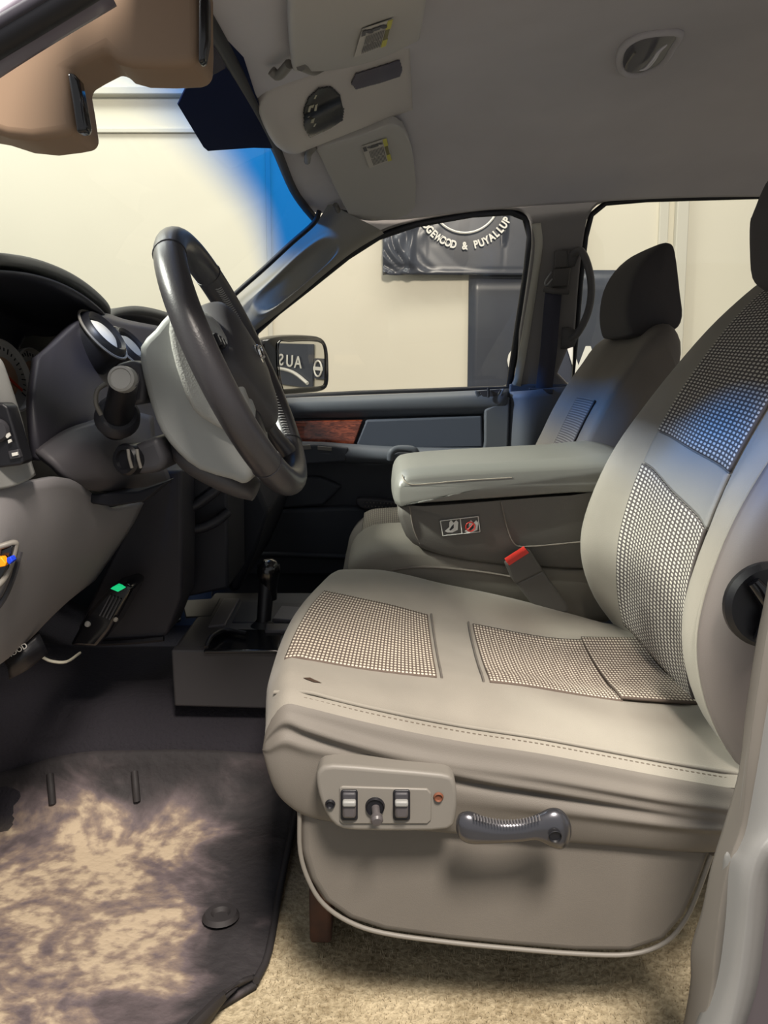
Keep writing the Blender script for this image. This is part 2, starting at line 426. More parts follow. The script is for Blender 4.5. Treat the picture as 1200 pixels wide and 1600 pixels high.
# its taller front strip reaches up behind the upper banner
patch('sheet', rows, ban_m, t, 3, 3, th=.003, disp=lambda p, u, v: Vector((p.x, p.y - .004 * math.sin(7 * u + 3 * v) - .002, p.z)))
c_ = P(728, 430, YW - .02); d_ = P(880, 300, YW - .02)
box('upper_strip', ((a.x + d_.x) / 2, YW - .018, (c_.z + d_.z) / 2), (d_.x - a.x, .003, d_.z - c_.z + .03), ban_m, t, bev=0)
RX = Matrix.Rotation(math.radians(90), 4, 'X')
for me_ in [text_mesh('W', .22, Matrix.Translation(P(918, 570, YW - .035)) @ RX, bold=.006, sx=.85), text_mesh('A', .22, Matrix.Translation(P(974, 570, YW - .035)) @ RX, bold=.006, sx=.85), text_mesh('O', .2, Matrix.Translation(P(818, 566, YW - .035)) @ RX, bold=.006)]: join_meshes('letter', [me_], white_m, t)

# passenger mirror + the banner it reflects
MC = P(466, 567, 2.52)
MN = Vector((.876, -.482, -.02)).normalized()
t = thing('side_mirror', (MC.x, MC.y + .05, MC.z - .12), 'black passenger side mirror outside the door window, reflecting a lettered banner', 'mirror')
mo = [(414, 540), (424, 530), (445, 526), (480, 526), (502, 530), (511, 545), (513, 575), (512, 600), (503, 609), (480, 612), (450, 615), (436, 612), (424, 590), (415, 562)]
R = frame_from(MN)
hs = [PL(x, y, MC, MN) for x, y in mo]
cM = sum(hs, Vector()) / len(hs)
loft('housing', [[cM + (p - cM) * s - MN * d for p in hs] for s, d in ((1.0, 0), (1.04, .005), (1.06, .02), (1.0, .06), (.8, .10), (.4, .12))], gloss_black, t, 3, 2)
gm = mat('mirror_glass', 'e8e8e6', rough=.0, metal=1)
gp = [(434, 536), (450, 533), (480, 532), (500, 535), (506, 548), (507, 575), (506, 598), (499, 604), (475, 606), (445, 609), (440, 606), (435, 580)]
plate('glass', [gp], MC + MN * .004, MN, gm, t, th=.002, k=3)
tube('rim', [PL(x, y, MC, MN) + MN * .003 for x, y in gp], .003, gloss_black, t, seg=6, k=3, closed=True)
ap = P(428, 640, 2.34)
tube('arm', [MC - MN * .05 + Vector((0, 0, -.05)), MC - MN * .06 + Vector((-.02, -.06, -.10)), Vector((-.33, 2.26, .70))], .02, gloss_black, t, seg=8)
def refl(x, y):
    d = ray(x, y).normalized(); p = PL(x, y, MC, MN); r = d - MN * 2 * d.dot(MN); return p + r * ((YW - .02 - p.y) / r.y)
q = {k_: refl(*k_) for k_ in ((434, 536), (486, 534), (436, 606), (490, 606), (505, 560), (505, 592), (489, 560))}
for k_, v in q.items(): print('REFL', k_, tuple(round(c, 2) for c in v))
xa = refl(487, 570).x; xb = refl(432, 570).x; z1 = refl(460, 537).z; z0 = refl(460, 603).z
xa, xb = min(xa, xb), max(xa, xb)
t = thing('banner', ((xa + xb) / 2, YW - .02, z0), 'dark banner lettered AUS over a white arc, seen only in the side mirror', 'banner')
box('sheet', ((xa + xb + .8) / 2, YW - .015, (z0 + z1) / 2), (xb - xa + .8, .008, z1 - z0), ban_m, t, bev=0)
H_ = abs(z1 - z0)
def rf(x, y): p = refl(x, y); return Vector((p.x, YW - .03, p.z))
pa, pu, ps = rf(466, 567), rf(453, 565), rf(440, 563)
mes = []
for ch, pp in (('A', pa), ('U', pu), ('S', ps)):
    mes.append(text_mesh(ch, H_ * .40, Matrix.Translation(pp) @ RX, bold=.001, sx=abs(pa.x - pu.x) / (H_ * .40) / .78))
for me_ in mes: join_meshes('letter', [me_], white_m, t)
tube('arc', [rf(432, 575), rf(445, 577), rf(457, 581), rf(468, 588), rf(481, 599)], .012, white_m, t, seg=6, k=3)
xs = [refl(489, 570).x, refl(506, 570).x]; zs = [refl(498, 560).z, refl(498, 592).z]
t = thing('sign', (sum(xs) / 2, YW - .02, min(zs)), 'small dark square sign with a round white emblem, seen only in the side mirror', 'sign')
box('panel', (sum(xs) / 2, YW - .015, sum(zs) / 2), (abs(xs[0] - xs[1]), .01, abs(zs[0] - zs[1])), ban_m, t, bev=0)
cc = Vector((sum(xs) / 2, YW - .03, sum(zs) / 2)); r_ = min(abs(xs[0] - xs[1]), abs(zs[0] - zs[1])) * .38
tube('ring', [cc + Vector((math.cos(q / 16 * 2 * math.pi), 0, math.sin(q / 16 * 2 * math.pi))) * r_ for q in range(16)], r_ * .12, white_m, t, seg=6, k=2, closed=True)
box('bar', cc, (r_ * 2.4, .008, r_ * .45), white_m, t, bev=0)

# ================================================================ CAB SHELL
SO = Vector((0, 2.2, .694)); SN = Vector((0, -.486, -.12)).normalized()     # leaning inner side plane
def PS(x, y, d=0): return PL(x, y, SO - SN * d, SN)
def zc(X): return sint(X, [-.3, -.2, -.1, 0, .15, .3, .8, 1.5], [1.185, 1.20, 1.232, 1.262, 1.292, 1.31, 1.34, 1.34])
def kc(X): return sint(X, [-.3, -.2, 0, .2, 2], [.04, .06, .25, .29, .3])
def H(X, Y): return zc(X) - kc(X) * (Y - 1.4) ** 2
def PH(x, y, off=0):
    d = ray(x, y); t0 = .5
    for _ in range(600):
        p = Vector((0, 0, CAMZ)) + d * t0
        if p.z >= H(p.x, p.y) - off: break
        t0 += .004
    return p
xs = [-.21, -.2, -.16, -.1, -.04, .03, .1, .2, .35, .5, .7, .9, 1.2, 1.55, 1.7]
ys = [.62, .64, .7, .8, .95, 1.1, 1.25, 1.4, 1.55, 1.7, 1.85, 1.95, 2.02, 2.06]
rows = [[Vector((X, Y, H(X, Y) - 0 - (.03 if Y == .62 else 0))) for X in xs] for Y in ys]
o = patch('ceiling', rows, headl, None, 3, 3, th=.035, flip=False, label=None); struct(o); o.modifiers['thick'].offset = 1; o.modifiers['thick'].thickness = .012
# passenger side shell with two window openings
win = [(395, 520), (430, 487), (480, 447), (540, 398), (590, 366), (650, 346), (740, 331), (800, 328), (824, 338), (832, 368), (827, 420), (812, 520), (797, 609), (700, 614), (560, 619), (447, 624), (398, 628), (388, 575)]
rwin = [(893, 606), (899, 520), (905, 440), (913, 370), (922, 335), (945, 316), (1010, 310), (1165, 305), (1330, 303), (1500, 304), (1510, 400), (1510, 600), (1200, 606)]
outer = [(300, 665), (360, 600), (378, 535), (393, 506), (428, 473), (470, 426), (515, 376), (532, 345), (540, 318), (700, 300), (960, 285), (1560, 275), (1600, 640), (900, 660), (500, 665)]
side = struct(plate('wall_left', [outer, win, rwin], SO, SN, pillar_m, None, th=.05, bev=.007, k=3)); side.data.materials[0] = mat('side_trim', '827d79', rough=.8, bump=.15, bscale=900)
def ringobj(name, px, d, r, m, ry=None, par=None):
    return tube(name, [PS(x, y, d) for x, y in px], r, m, par, seg=8, k=1, closed=True, ry=ry)
def inset(px, amt):
    cx = sum(p[0] for p in px) / len(px); cy = sum(p[1] for p in px) / len(px); out = []
    for x, y in px:
        L = math.hypot(x - cx, y - cy); out.append((x - (x - cx) / L * amt, y - (y - cy) / L * amt))
    return out
sd = struct(ringobj('trim_4', inset(win, 3), .025, .012, rubber))
sd = struct(ringobj('trim_5', inset(rwin, 2), .03, .008, rubber))
struct(patch('trim_6', [[PS(x, y, -.003) for x, y in ((831, 350), (836, 380), (831, 430), (816, 520), (801, 607))], [PS(x, y, -.004) for x, y in ((845, 348), (848, 380), (842, 430), (828, 520), (813, 608))]], mat('body_strip', 'bdb8a8', rough=.5), None, 5, 2, th=.003))
g1 = plate('window_1', [inset(win, -4)], SO - SN * .03, SN, door_glass, None, th=.001); struct(g1)
g2 = plate('window_2', [inset(rwin, -4)], SO - SN * .03, SN, rear_glass, None, th=.001); struct(g2)
# passenger A pillar trim with a long oval recess
rows = [[P(300, 548, 2.22), P(338, 498, 2.20), P(372, 462, 2.17), P(412, 424, 2.14), P(455, 383, 2.09), P(496, 346, 2.04), P(515, 318, 2.0)],
        [P(330, 550, 2.18), P(372, 505, 2.16), P(400, 472, 2.13), P(440, 440, 2.10), P(478, 404, 2.06), P(515, 366, 2.01), P(545, 335, 1.98)],
        [P(352, 560, 2.19), P(388, 520, 2.17), P(418, 492, 2.14), P(462, 455, 2.11), P(505, 418, 2.07), P(545, 386, 2.03), P(590, 358, 2.0)],
        [P(362, 566, 2.22), P(398, 527, 2.21), P(425, 500, 2.18), P(470, 462, 2.15), P(512, 426, 2.11), P(556, 392, 2.08), P(600, 366, 2.06)]]
def recess(p, u, v):
    du = (u - .56) / .22; dv = (v - .46) / .21; r = math.sqrt(abs(du) ** 2.6 + abs(dv) ** 2.6)
    k = 1 / (1 + math.exp((r - 1) * 8)); rim = math.exp(-((r - 1.22) / .16) ** 2)
    return Vector((p.x, p.y + .034 * k - .007 * rim - .012, p.z))
struct(patch('trim_7', rows, pillar_m, None, 24, 24, ang=180, disp=recess)); 
# windshield
Wb = [P(-330, 300, .72), P(-60, 420, 1.1), P(160, 520, 1.7), P(262, 560, 2.2)]
hd = lambda Y: Vector((-.205, Y, H(-.2, Y) - .005))
top = [hd(.74), hd(1.1), hd(1.5), hd(1.9), Vector((-.15, 2.13, H(-.2, 2.03) - .045))]
bot = [Vector((-.95, .74, .80)), Vector((-1.0, 1.1, .79)), Vector((-1.02, 1.5, .785)), Vector((-1.0, 1.85, .78)), Vector((-.84, 2.36, .70))]
corner_px = P(360, 462, 2.16)
rows = []
for j in range(6):
    f = j / 5; rows.append([b_.lerp(t_, f) for b_, t_ in zip(bot, top)])
e2 = rows
wsc = patch('window_3', rows, ws_glass, None, 4, 4); struct(wsc)
# black frit border + seal
struct(tube('trim_8', [Vector(p) + Vector((-.004, 0, .002)) for p in top[:]] , .010, rubber, seg=8, k=6))
struct(tube('trim_9', [P(x, y, Y) for x, y, Y in ((499, 330, 1.95), (490, 349, 1.97), (455, 380, 2.02), (412, 420, 2.07), (370, 457, 2.11), (330, 496, 2.15))], .0065, rubber, seg=8))
def PW(x, y):   # on the windshield surface, approximated by its mean plane near the header
    a = hd(1.5); b = Vector((-1.02, 1.5, .785)); n = (b - a).cross(Vector((0, 1, 0)))
    return PL(x, y, a, n), n
frit = [(278, 164), (300, 118), (318, 90), (328, 40), (345, -30), (365, 40), (400, 150), (432, 232), (396, 231), (352, 234), (325, 236), (318, 230)]
pw, nw = PW(340, 170)
nw = nw.normalized(); nw = -nw if nw.dot(Vector((0, -1, -.2))) < 0 else nw
struct(plate('trim_10', [frit], pw + nw * .004, nw, mat('frit', '16203f', rough=.8, spec=.1), None, th=.002))

struct(box('trim_13', (.62, .615, 1.165), (1.75, .07, .07), MATS['side_trim'], bev=.015))
# ---- driver side door frame at the right edge
bp = thing('door_pillar', P(1100, 1590, .6) , 'grey driver side door pillar trim at the right edge with a dark seal', 'pillar')
def strip(name, L, Rr, Y0, Y1, m, dY=0, bev=.004):
    n = len(L); rows = [[P(x, y, Y0) for x, y in L], [P((x + x2) / 2, (y + y2) / 2, (Y0 + Y1) / 2 - dY) for (x, y), (x2, y2) in zip(L, Rr)], [P(x, y, Y1) for x, y in Rr]]
    return patch(name, rows, m, bp, 5, 4, th=.02)
strip('inner_trim', [(1340, -60), (1300, 250), (1250, 600), (1201, 900), (1182, 1000), (1165, 1110), (1155, 1200), (1135, 1275), (1112, 1350), (1097, 1420), (1080, 1480), (1078, 1540), (1060, 1640)],
      [(1360, -60), (1318, 250), (1266, 600), (1216, 900), (1197, 1000), (1180, 1110), (1168, 1200), (1160, 1290), (1140, 1350), (1125, 1430), (1118, 1500), (1112, 1560), (1085, 1640)], .70, .64, mat('inner_trim', '5b5650', rough=.6))
strip('pillar_cover', [(1355, -60), (1316, 250), (1264, 600), (1214, 880), (1196, 1000), (1176, 1110), (1163, 1200), (1152, 1290), (1143, 1325), (1130, 1345), (1122, 1450), (1108, 1540), (1070, 1640)],
      [(1440, -60), (1400, 250), (1345, 600), (1290, 900), (1280, 1000), (1262, 1110), (1245, 1200), (1218, 1290), (1190, 1330), (1175, 1380), (1168, 1450), (1156, 1540), (1135, 1640)], .66, .60, mat('pillar_plastic', '6c6b69', rough=.5, bump=.1, bscale=1200), .012)
strip('outer_panel', [(1436, -60), (1396, 250), (1341, 600), (1286, 900), (1276, 1000), (1258, 1110), (1240, 1200), (1214, 1290), (1200, 1350), (1185, 1400), (1170, 1450), (1158, 1540), (1138, 1640)],
      [(1560, -60), (1520, 250), (1460, 600), (1400, 900), (1400, 1000), (1400, 1110), (1400, 1200), (1400, 1290), (1400, 1330), (1400, 1400), (1400, 1450), (1400, 1540), (1400, 1640)], .61, .56, mat('outer_panel', '514b4e', rough=.5))
# ---- driver A pillar (top left corner)
t = thing('door_frame', P(20, 60, .6), 'dark roof-edge door frame bar crossing the top left corner', 'frame')
rows = [[P(-220, 150, .60), P(0, 5, .60), P(130, -80, .60)], [P(-220, 190, .61), P(0, 42, .61), P(150, -50, .61)], [P(-220, 215, .63), P(0, 68, .63), P(160, -30, .63)]]
patch('outer_bar', rows, mat('body_paint', '6d6672', rough=.35), t, 5, 5, th=.02)
tube('seal', [P(-220, 190, .60), P(0, 58, .60), P(60, 22, .60), P(190, -58, .60)], .0125, rubber, t, seg=10)
tube('seal', [P(-220, 168, .59), P(0, 36, .59), P(60, 0, .59), P(190, -80, .59)], .005, mat('seal_ribbed', '34323c', rough=.6), t, seg=10)
t = thing('grab_handle', P(150, 100, .8), 'moulded grab handle in warm-lit tan on the driver side windshield pillar with black-capped ends', 'handle')
extr('moulding', [(-140, 160), (-60, 112), (0, 85), (80, 40), (170, -20), (240, -60), (311, -60), (311, 0), (312, 50), (310, 96), (290, 101), (250, 103), (205, 102), (180, 95), (163, 78), (130, 95), (105, 110), (112, 150), (120, 206), (90, 212), (50, 217), (10, 213), (-30, 200), (-120, 185)], .735, .80, tan_m, t, bev=.014, seg=5)
for cap_px in ([(104, 112), (114, 113), (123, 124), (136, 195), (134, 206), (119, 207), (112, 160)], [(310, -60), (320, -50), (325, 0), (325, 60), (319, 95), (309, 98)]):
    extr('end_cap', cap_px, .728, .742, gloss_black, t, bev=.003, seg=3)

# ================================================================ HEADLINER FITTINGS
def vis_rows(g, off): return [[PH(x, y, off) for x, y in r] for r in g]
def visor(name, g, label, lab, hinge):
    o0 = PH(*g[len(g) // 2][len(g[0]) // 2], .03)
    t = thing('sun_visor', o0, label, 'sun visor')
    ob = patch('panel', vis_rows(g, .020), visor_m, t, 5, 5, th=.018); ob.modifiers['thick'].offset = 0
    md = ob.modifiers.new('b', 'BEVEL'); md.width = .006; md.segments = 3; md.limit_method = 'ANGLE'; md.angle_limit = math.radians(60)
    # printed warning label: white sheet, grey text lines, yellow side strip
    q = [PH(x, y, .032) for x, y in lab]      # tl, tr, br, bl
    def at(u, v, d=0): 
        p = q[0].lerp(q[1], u).lerp(q[3].lerp(q[2], u), v); return p - Vector((0, 0, d))
    def quad(nm, u0, u1, v0, v1, m, d, par):
        a = [at(u0, v0, d), at(u1, v0, d), at(u1, v1, d), at(u0, v1, d)]
        return mk(nm, a + [p + Vector((0, 0, .001)) for p in a], [(0, 1, 2, 3), (7, 6, 5, 4), (0, 4, 5, 1), (1, 5, 6, 2), (2, 6, 7, 3), (3, 7, 4, 0)], m, par, label=None)
    lb = quad('warning_label', 0, 1, 0, 1, lab_w, 0, t)
    quad('yellow_strip', .84, 1, 0, .3, yel_m, .0008, lb); quad('yellow_strip', .84, 1, .7, 1, yel_m, .0008, lb); quad('olive_strip', .85, .98, .3, .7, olive_m, .0008, lb)
    mes = []; bm = bmesh.new()
    for i in range(11):
        u0 = .22 + .055 * i
        for (va, vb) in ((.26, .56 + .03 * (i % 3)), (.6 + .02 * (i % 2), .93)):
            a = [at(u0, va, .0012), at(u0 + .026, va, .0012), at(u0 + .026, vb, .0012), at(u0, vb, .0012)]
            bm.faces.new([bm.verts.new(p) for p in a])
    a = [at(.03, .04, .0012), at(.17, .04, .0012), at(.17, .22, .0012), at(.03, .22, .0012)]; bm.faces.new([bm.verts.new(p) for p in a])
    bmo('printed_lines', bm, ink_m, lb, kind='stuff')
    for i, (u, v) in enumerate(((.28, .13), (.72, .12))):
        c = at(u, v, .0014); disc_stack('symbol', c, (0, 0, -1), [(0, 0), (.005, 0), (.005, -.0008)], ink_m, lb, 12)
    quad('heading', .36, .64, .08, .18, ink_m, .0013, lb)
    for h in hinge:
        p = [PH(x, y, o_) for x, y, o_ in h]; tube('hinge_arm', p, .007, plast_grey, t, seg=8)
    return t
lab_w = mat('label_paper', 'b8b3ab', rough=.6); yel_m = mat('label_yellow', 'c2bc4a', rough=.6); olive_m = mat('label_olive', '6b6535', rough=.6); ink_m = mat('label_ink', '4b4a4e', rough=.6)
visor('v', [[(452, -120), (520, -125), (600, -130), (668, -135)], [(450, -40), (520, -45), (600, -50), (668, -50)], [(450, 40), (520, 38), (600, 20), (664, 0)], [(456, 103), (520, 101), (590, 84), (655, 52)]],
      'grey cloth sun visor nearest the camera, folded up above the overhead console', [(566, 46), (614, 30), (603, 71), (553, 90)], [((452, 100, .02), (435, 118, .02), (424, 110, .012)), ((470, 103, .03), (490, 110, .02), (504, 104, .015))])
visor('v', [[(492, 226), (530, 214), (575, 200), (610, 187), (630, 196)], [(508, 258), (545, 250), (590, 235), (625, 225), (643, 228)], [(528, 298), (565, 292), (605, 282), (632, 275), (649, 280)], [(547, 334), (575, 340), (610, 338), (636, 330), (648, 318)]],
      'grey cloth sun visor on the passenger side, below the overhead console', [(565, 229), (604, 216), (612, 250), (577, 263)], [((492, 228, .025), (482, 240, .03), (480, 252, .012)), ((545, 334, .02), (530, 330, .02), (524, 320, .012))])
t = thing('overhead_console', PH(520, 150, .03), 'grey overhead console pod with dark display window between the visors', 'console')
def cs_sec(a, b, off, drop, n=7):   # a near px, b far px : arc bulging below the headliner
    A = PH(*a, off); B = PH(*b, off); out = []
    for i in range(n):
        f = i / (n - 1); s = math.sin(math.pi * f) ** .55
        out.append(A.lerp(B, f) - Vector((0, 0, drop * s)))
    return out
rows = [cs_sec((398, 160), (428, 218), .0, .004), cs_sec((402, 152), (446, 222), .0, .034), cs_sec((420, 140), (468, 224), .0, .046), cs_sec((455, 126), (490, 218), .0, .045), cs_sec((500, 112), (530, 208), .0, .036), cs_sec((550, 98), (580, 194), .0, .026), cs_sec((600, 80), (618, 182), .0, .016), cs_sec((640, 72), (645, 172), .0, .002)]
patch('body', rows, mat('console_grey', 'bfb8b1', rough=.5, bump=.1, bscale=900), t, 4, 4, th=.004)
g = patch_pts(rows, 4, 4)
def near_g(x, y):    # nearest body vertex to a pixel, pulled towards the room
    best = None
    for r in g:
        for p in r:
            d = p - Vector((0, 0, CAMZ)); dd = Vector((d.x, d.y * cp - d.z * sp, d.y * sp + d.z * cp))
            u = PX + F * dd.x / dd.y; v = PY - F * dd.z / dd.y; e = (u - x) ** 2 + (v - y) ** 2
            if best is None or e < best[0]: best = (e, p)
    return PL(x, y, best[1] - Vector((0, 0, .006)), (0, -.5, -1))
dpx = [(475, 198), (474, 170), (482, 150), (498, 135), (517, 133), (530, 145), (537, 168), (535, 185), (515, 198), (484, 212)]
GD = patch_pts(rows, 30, 34)
def proj(p):
    d = p - Vector((0, 0, CAMZ)); yy = d.y * cp - d.z * sp; return PX + F * d.x / yy, PY - F * (d.y * sp + d.z * cp) / yy
def inpoly(x, y, poly):
    c = False; n = len(poly)
    for i in range(n):
        (x1, y1), (x2, y2) = poly[i], poly[i - 1]
        if (y1 > y) != (y2 > y) and x < (x2 - x1) * (y - y1) / (y2 - y1) + x1: c = not c
    return c
def inlay(name, poly, m, dz, label=None):
    bm = bmesh.new(); vm = {}
    def gv(j, i):
        if (j, i) not in vm: vm[j, i] = bm.verts.new(GD[j][i] + Vector((0, -.3 * dz, -dz)))
        return vm[j, i]
    for j in range(len(GD) - 1):
        for i in range(len(GD[0]) - 1):
            x, y = proj((GD[j][i] + GD[j + 1][i + 1]) / 2)
            if inpoly(x, y, poly): bm.faces.new((gv(j, i), gv(j, i + 1), gv(j + 1, i + 1), gv(j + 1, i)))
    o = bmo(name, bm, m, t, 60, label); md = o.modifiers.new('t', 'SOLIDIFY'); md.thickness = .002; return o
inlay('display_window', dpx, gloss_black, .002, 'dark glossy display window')
bm = bmesh.new()
for x, y, w_, h_ in ((484, 168, 3, 9), (489, 163, 3, 6), (494, 165, 3, 11), (483, 180, 2, 3), (489, 186, 4, 8), (492, 194, 2, 4), (493, 150, 2, 5)):
    c = near_g(x, y) - Vector((0, .001, .002)); s = .0012
    vs_ = [bm.verts.new(c + Vector((dx * w_ * s / 2 + dz * .0015, 0, dz * h_ * s / 2))) for dx, dz in ((-1, -1), (1, -1), (1, 1), (-1, 1))]; bm.faces.new(vs_)
bmo('display_marks', bm, mat('display_marks', 'c9c4a8', rough=.4), t, kind='stuff')
inlay('map_light_lens', [(548, 128), (556, 113), (600, 100), (624, 92), (628, 106), (624, 117), (590, 128), (556, 137)], mat('map_lens', '57535c', rough=.3), .0015)
tube('retainer', [near_g(540, 205), near_g(556, 200), near_g(590, 193)], .004, plast_grey, t, seg=8)
# coat hook recess in the headliner
t = thing('dome_lamp', PH(1010, 85, 0), 'oval recessed fitting with a bright curved lip in the headliner', 'lamp')
op = [(974, 112), (968, 95), (975, 72), (1000, 56), (1035, 50), (1062, 52), (1050, 75), (1035, 98), (1010, 113), (990, 117)]
tube('bezel', [PH(x, y, .003) for x, y in op], .007, headl, t, seg=8, k=3, closed=True)
pp = [PH(x, y, .006) for x, y in op]; cN = sum(pp, Vector()) / len(pp); r2 = [p.lerp(cN, .1) for p in spline(pp, 3, True)]; nn = len(r2)
mk('cover', r2 + [p + Vector((0, 0, .01)) for p in r2] + [cN - Vector((0, 0, .004))], [(i, (i + 1) % nn, 2 * nn) for i in range(nn)] + [(i, i + nn, (i + 1) % nn + nn, (i + 1) % nn) for i in range(nn)], mat('lamp_cover', '55525a', rough=.4), t)
tube('lip', [PH(1000, 110, .016), PH(1010, 106, .018), PH(1022, 92, .02), (PH(1030, 80, .02)), PH(1042, 70, .016)], lambda q: .0012 + .0028 * math.sin(math.pi * q), mat('bright_lip', 'd6d3da', rough=.3), t, seg=8)
tube('lever', [PH(977, 108, .012), PH(981, 98, .013), PH(992, 82, .012)], .0018, plast_grey, t, seg=6)

# ================================================================ FLOOR OF THE CAB
def fl(X, Y):
    """carpet height: flat footwell, transmission tunnel, toe board"""
    z = sint(Y, [0, .6, 1.12, 1.2, 1.27, 1.33, 1.6, 1.68, 1.78, 3], [0, 0, 0, .035, .12, .175, .175, .12, .03, .03])
    z += .55 * max(0, -X - .72) ** 1.25
    return z
rows = [[Vector((X, Y, fl(X, Y))) for X in (-1.25, -1.0, -.8, -.65, -.5, -.3, -.1, .1, .3, .5, .8, 1.2, 1.7)] for Y in (.60, .7, .8, .9, 1.0, 1.1, 1.16, 1.2, 1.24, 1.28, 1.33, 1.4, 1.5, 1.6, 1.68, 1.75, 1.9, 2.1, 2.25)]
def carpet_mat():
    m = mat('cab_carpet', '8c7f68', rough=1, spec=.05); nt = m.node_tree; N = nt.nodes; L = nt.links; b = N['Principled BSDF']
    tc = N.new('ShaderNodeTexCoord'); s = N.new('ShaderNodeSeparateXYZ'); L.new(tc.outputs['Object'], s.inputs[0])
    n = N.new('ShaderNodeTexNoise'); n.inputs['Scale'].default_value = 150; n.inputs['Detail'].default_value = 6; L.new(tc.outputs['Object'], n.inputs['Vector'])
    n2 = N.new('ShaderNodeTexNoise'); n2.inputs['Scale'].default_value = 9; n2.inputs['Detail'].default_value = 4; L.new(tc.outputs['Object'], n2.inputs['Vector'])
    r = N.new('ShaderNodeValToRGB'); r.color_ramp.elements[0].position = .3; r.color_ramp.elements[1].position = .72
    r.color_ramp.elements[0].color = (*lin('7a6c53'), 1); r.color_ramp.elements[1].color = (*lin('d2c4a5'), 1)
    mxx = N.new('ShaderNodeMath'); mxx.operation = 'MULTIPLY_ADD'; mxx.inputs[1].default_value = .55; L.new(n.outputs['Fac'], mxx.inputs[0])
    m3 = N.new('ShaderNodeMath'); m3.operation = 'MULTIPLY'; m3.inputs[1].default_value = .45; L.new(n2.outputs['Fac'], m3.inputs[0]); L.new(m3.outputs[0], mxx.inputs[2])
    L.new(mxx.outputs[0], r.inputs[0])
    # dark grey pile up on the tunnel, tan pile near the door
    mr = N.new('ShaderNodeMapRange'); mr.inputs['From Min'].default_value = 1.0; mr.inputs['From Max'].default_value = 1.2; L.new(s.outputs['Y'], mr.inputs['Value'])
    mc = N.new('ShaderNodeMix'); mc.data_type = 'RGBA'; L.new(mr.outputs[0], mc.inputs[0]); L.new(r.outputs[0], mc.inputs[6]); mc.inputs[7].default_value = (*lin('37353a'), 1)
    L.new(mc.outputs[2], b.inputs['Base Color'])
    bp = N.new('ShaderNodeBump'); bp.inputs['Strength'].default_value = .9; bp.inputs['Distance'].default_value = .004; L.new(n.outputs['Fac'], bp.inputs['Height']); L.new(bp.outputs[0], b.inputs['Normal'])
    return m
struct(patch('floor', rows, carpet_mat(), None, 4, 4, th=.02))
struct(box('trim_11', (.2, .57, -.03), (2.8, .10, .07), plast_char, bev=.01))
# grass-like carpet fibres near the door: short tufts
bm = bmesh.new()
for _ in range(9000):
    X = random.uniform(-.16, .46); Y = random.uniform(.62, 1.0); z = fl(X, Y)
    a = random.uniform(0, 6.28); l = random.uniform(.003, .007); w_ = .0006; dx, dy = math.cos(a), math.sin(a); lean = random.uniform(0, .004)
    p = Vector((X, Y, z)); v = [bm.verts.new(p + Vector((dx * w_, dy * w_, 0))), bm.verts.new(p - Vector((dx * w_, dy * w_, 0))), bm.verts.new(p + Vector((-dy * lean, dx * lean, l)))]; bm.faces.new(v)
tf = bmo('carpet_pile', bm, carpet_t, None, kind='stuff'); tf['label'] = 'tan carpet pile between the seat base and the door sill'; tf['category'] = 'carpet'
# rubber floor mat
def mat_dirt_shade():
    m = mat('dirty_shaded_rubber', '2b2829', rough=.75); nt = m.node_tree; N = nt.nodes; L = nt.links; b = N['Principled BSDF']
    tc = N.new('ShaderNodeTexCoord'); mp = N.new('ShaderNodeMapping'); mp.inputs['Rotation'].default_value = (0, 0, .35); mp.inputs['Scale'].default_value = (1, 1.35, 1)
    L.new(tc.outputs['Object'], mp.inputs[0])
    def nz(sc, de, di=0, src=None):
        n = N.new('ShaderNodeTexNoise'); n.inputs['Scale'].default_value = sc; n.inputs['Detail'].default_value = de; n.inputs['Distortion'].default_value = di; L.new(src or mp.outputs[0], n.inputs['Vector']); return n.outputs['Fac']
    big = nz(6, 9, 1.6); fine = nz(48, 14, 0)
    s = N.new('ShaderNodeSeparateXYZ'); L.new(tc.outputs['UV'], s.inputs[0])
    def M(op, a, bb=None, c=None):
        n = N.new('ShaderNodeMath'); n.operation = op
        for i, v in enumerate((a, bb, c)):
            if v is None: continue
            if isinstance(v, (int, float)): n.inputs[i].default_value = v
            else: L.new(v, n.inputs[i])
        return n.outputs[0]
    def ramp(x, a, bb):
        n = N.new('ShaderNodeMapRange'); n.interpolation_type = 'SMOOTHSTEP'; n.inputs['From Min'].default_value = a; n.inputs['From Max'].default_value = bb; L.new(x, n.inputs['Value']); return n.outputs[0]
    u, v = s.outputs['X'], s.outputs['Y']
    dirt_shade_mask = M('MULTIPLY', M('MULTIPLY', ramp(u, .86, .60), ramp(v, 1.0, .66)), ramp(v, .005, .05))  # dirt thins at edges; seat-side shadow band is put into the colour too
    cov = M('ADD', M('MULTIPLY', dirt_shade_mask, .95), M('MULTIPLY_ADD', big, 2.4, -1.30))
    cov = M('MULTIPLY', ramp(cov, -.05, 1.35), M('MULTIPLY_ADD', fine, 1.5, .25))
    r = N.new('ShaderNodeValToRGB'); e = r.color_ramp.elements
    e[0].position = .0; e[0].color = (*lin('2c292b'), 1); e[1].position = .95; e[1].color = (*lin('b3a28a'), 1)
    k = e.new(.45); k.color = (*lin('63585a'), 1); k = e.new(.7); k.color = (*lin('857569'), 1)
    L.new(cov, r.inputs[0]); L.new(r.outputs[0], b.inputs['Base Color'])
    bp = N.new('ShaderNodeBump'); bp.inputs['Strength'].default_value = .8; bp.inputs['Distance'].default_value = .004
    L.new(M('ADD', fine, M('MULTIPLY', big, .8)), bp.inputs['Height']); L.new(bp.outputs[0], b.inputs['Normal'])
    return m
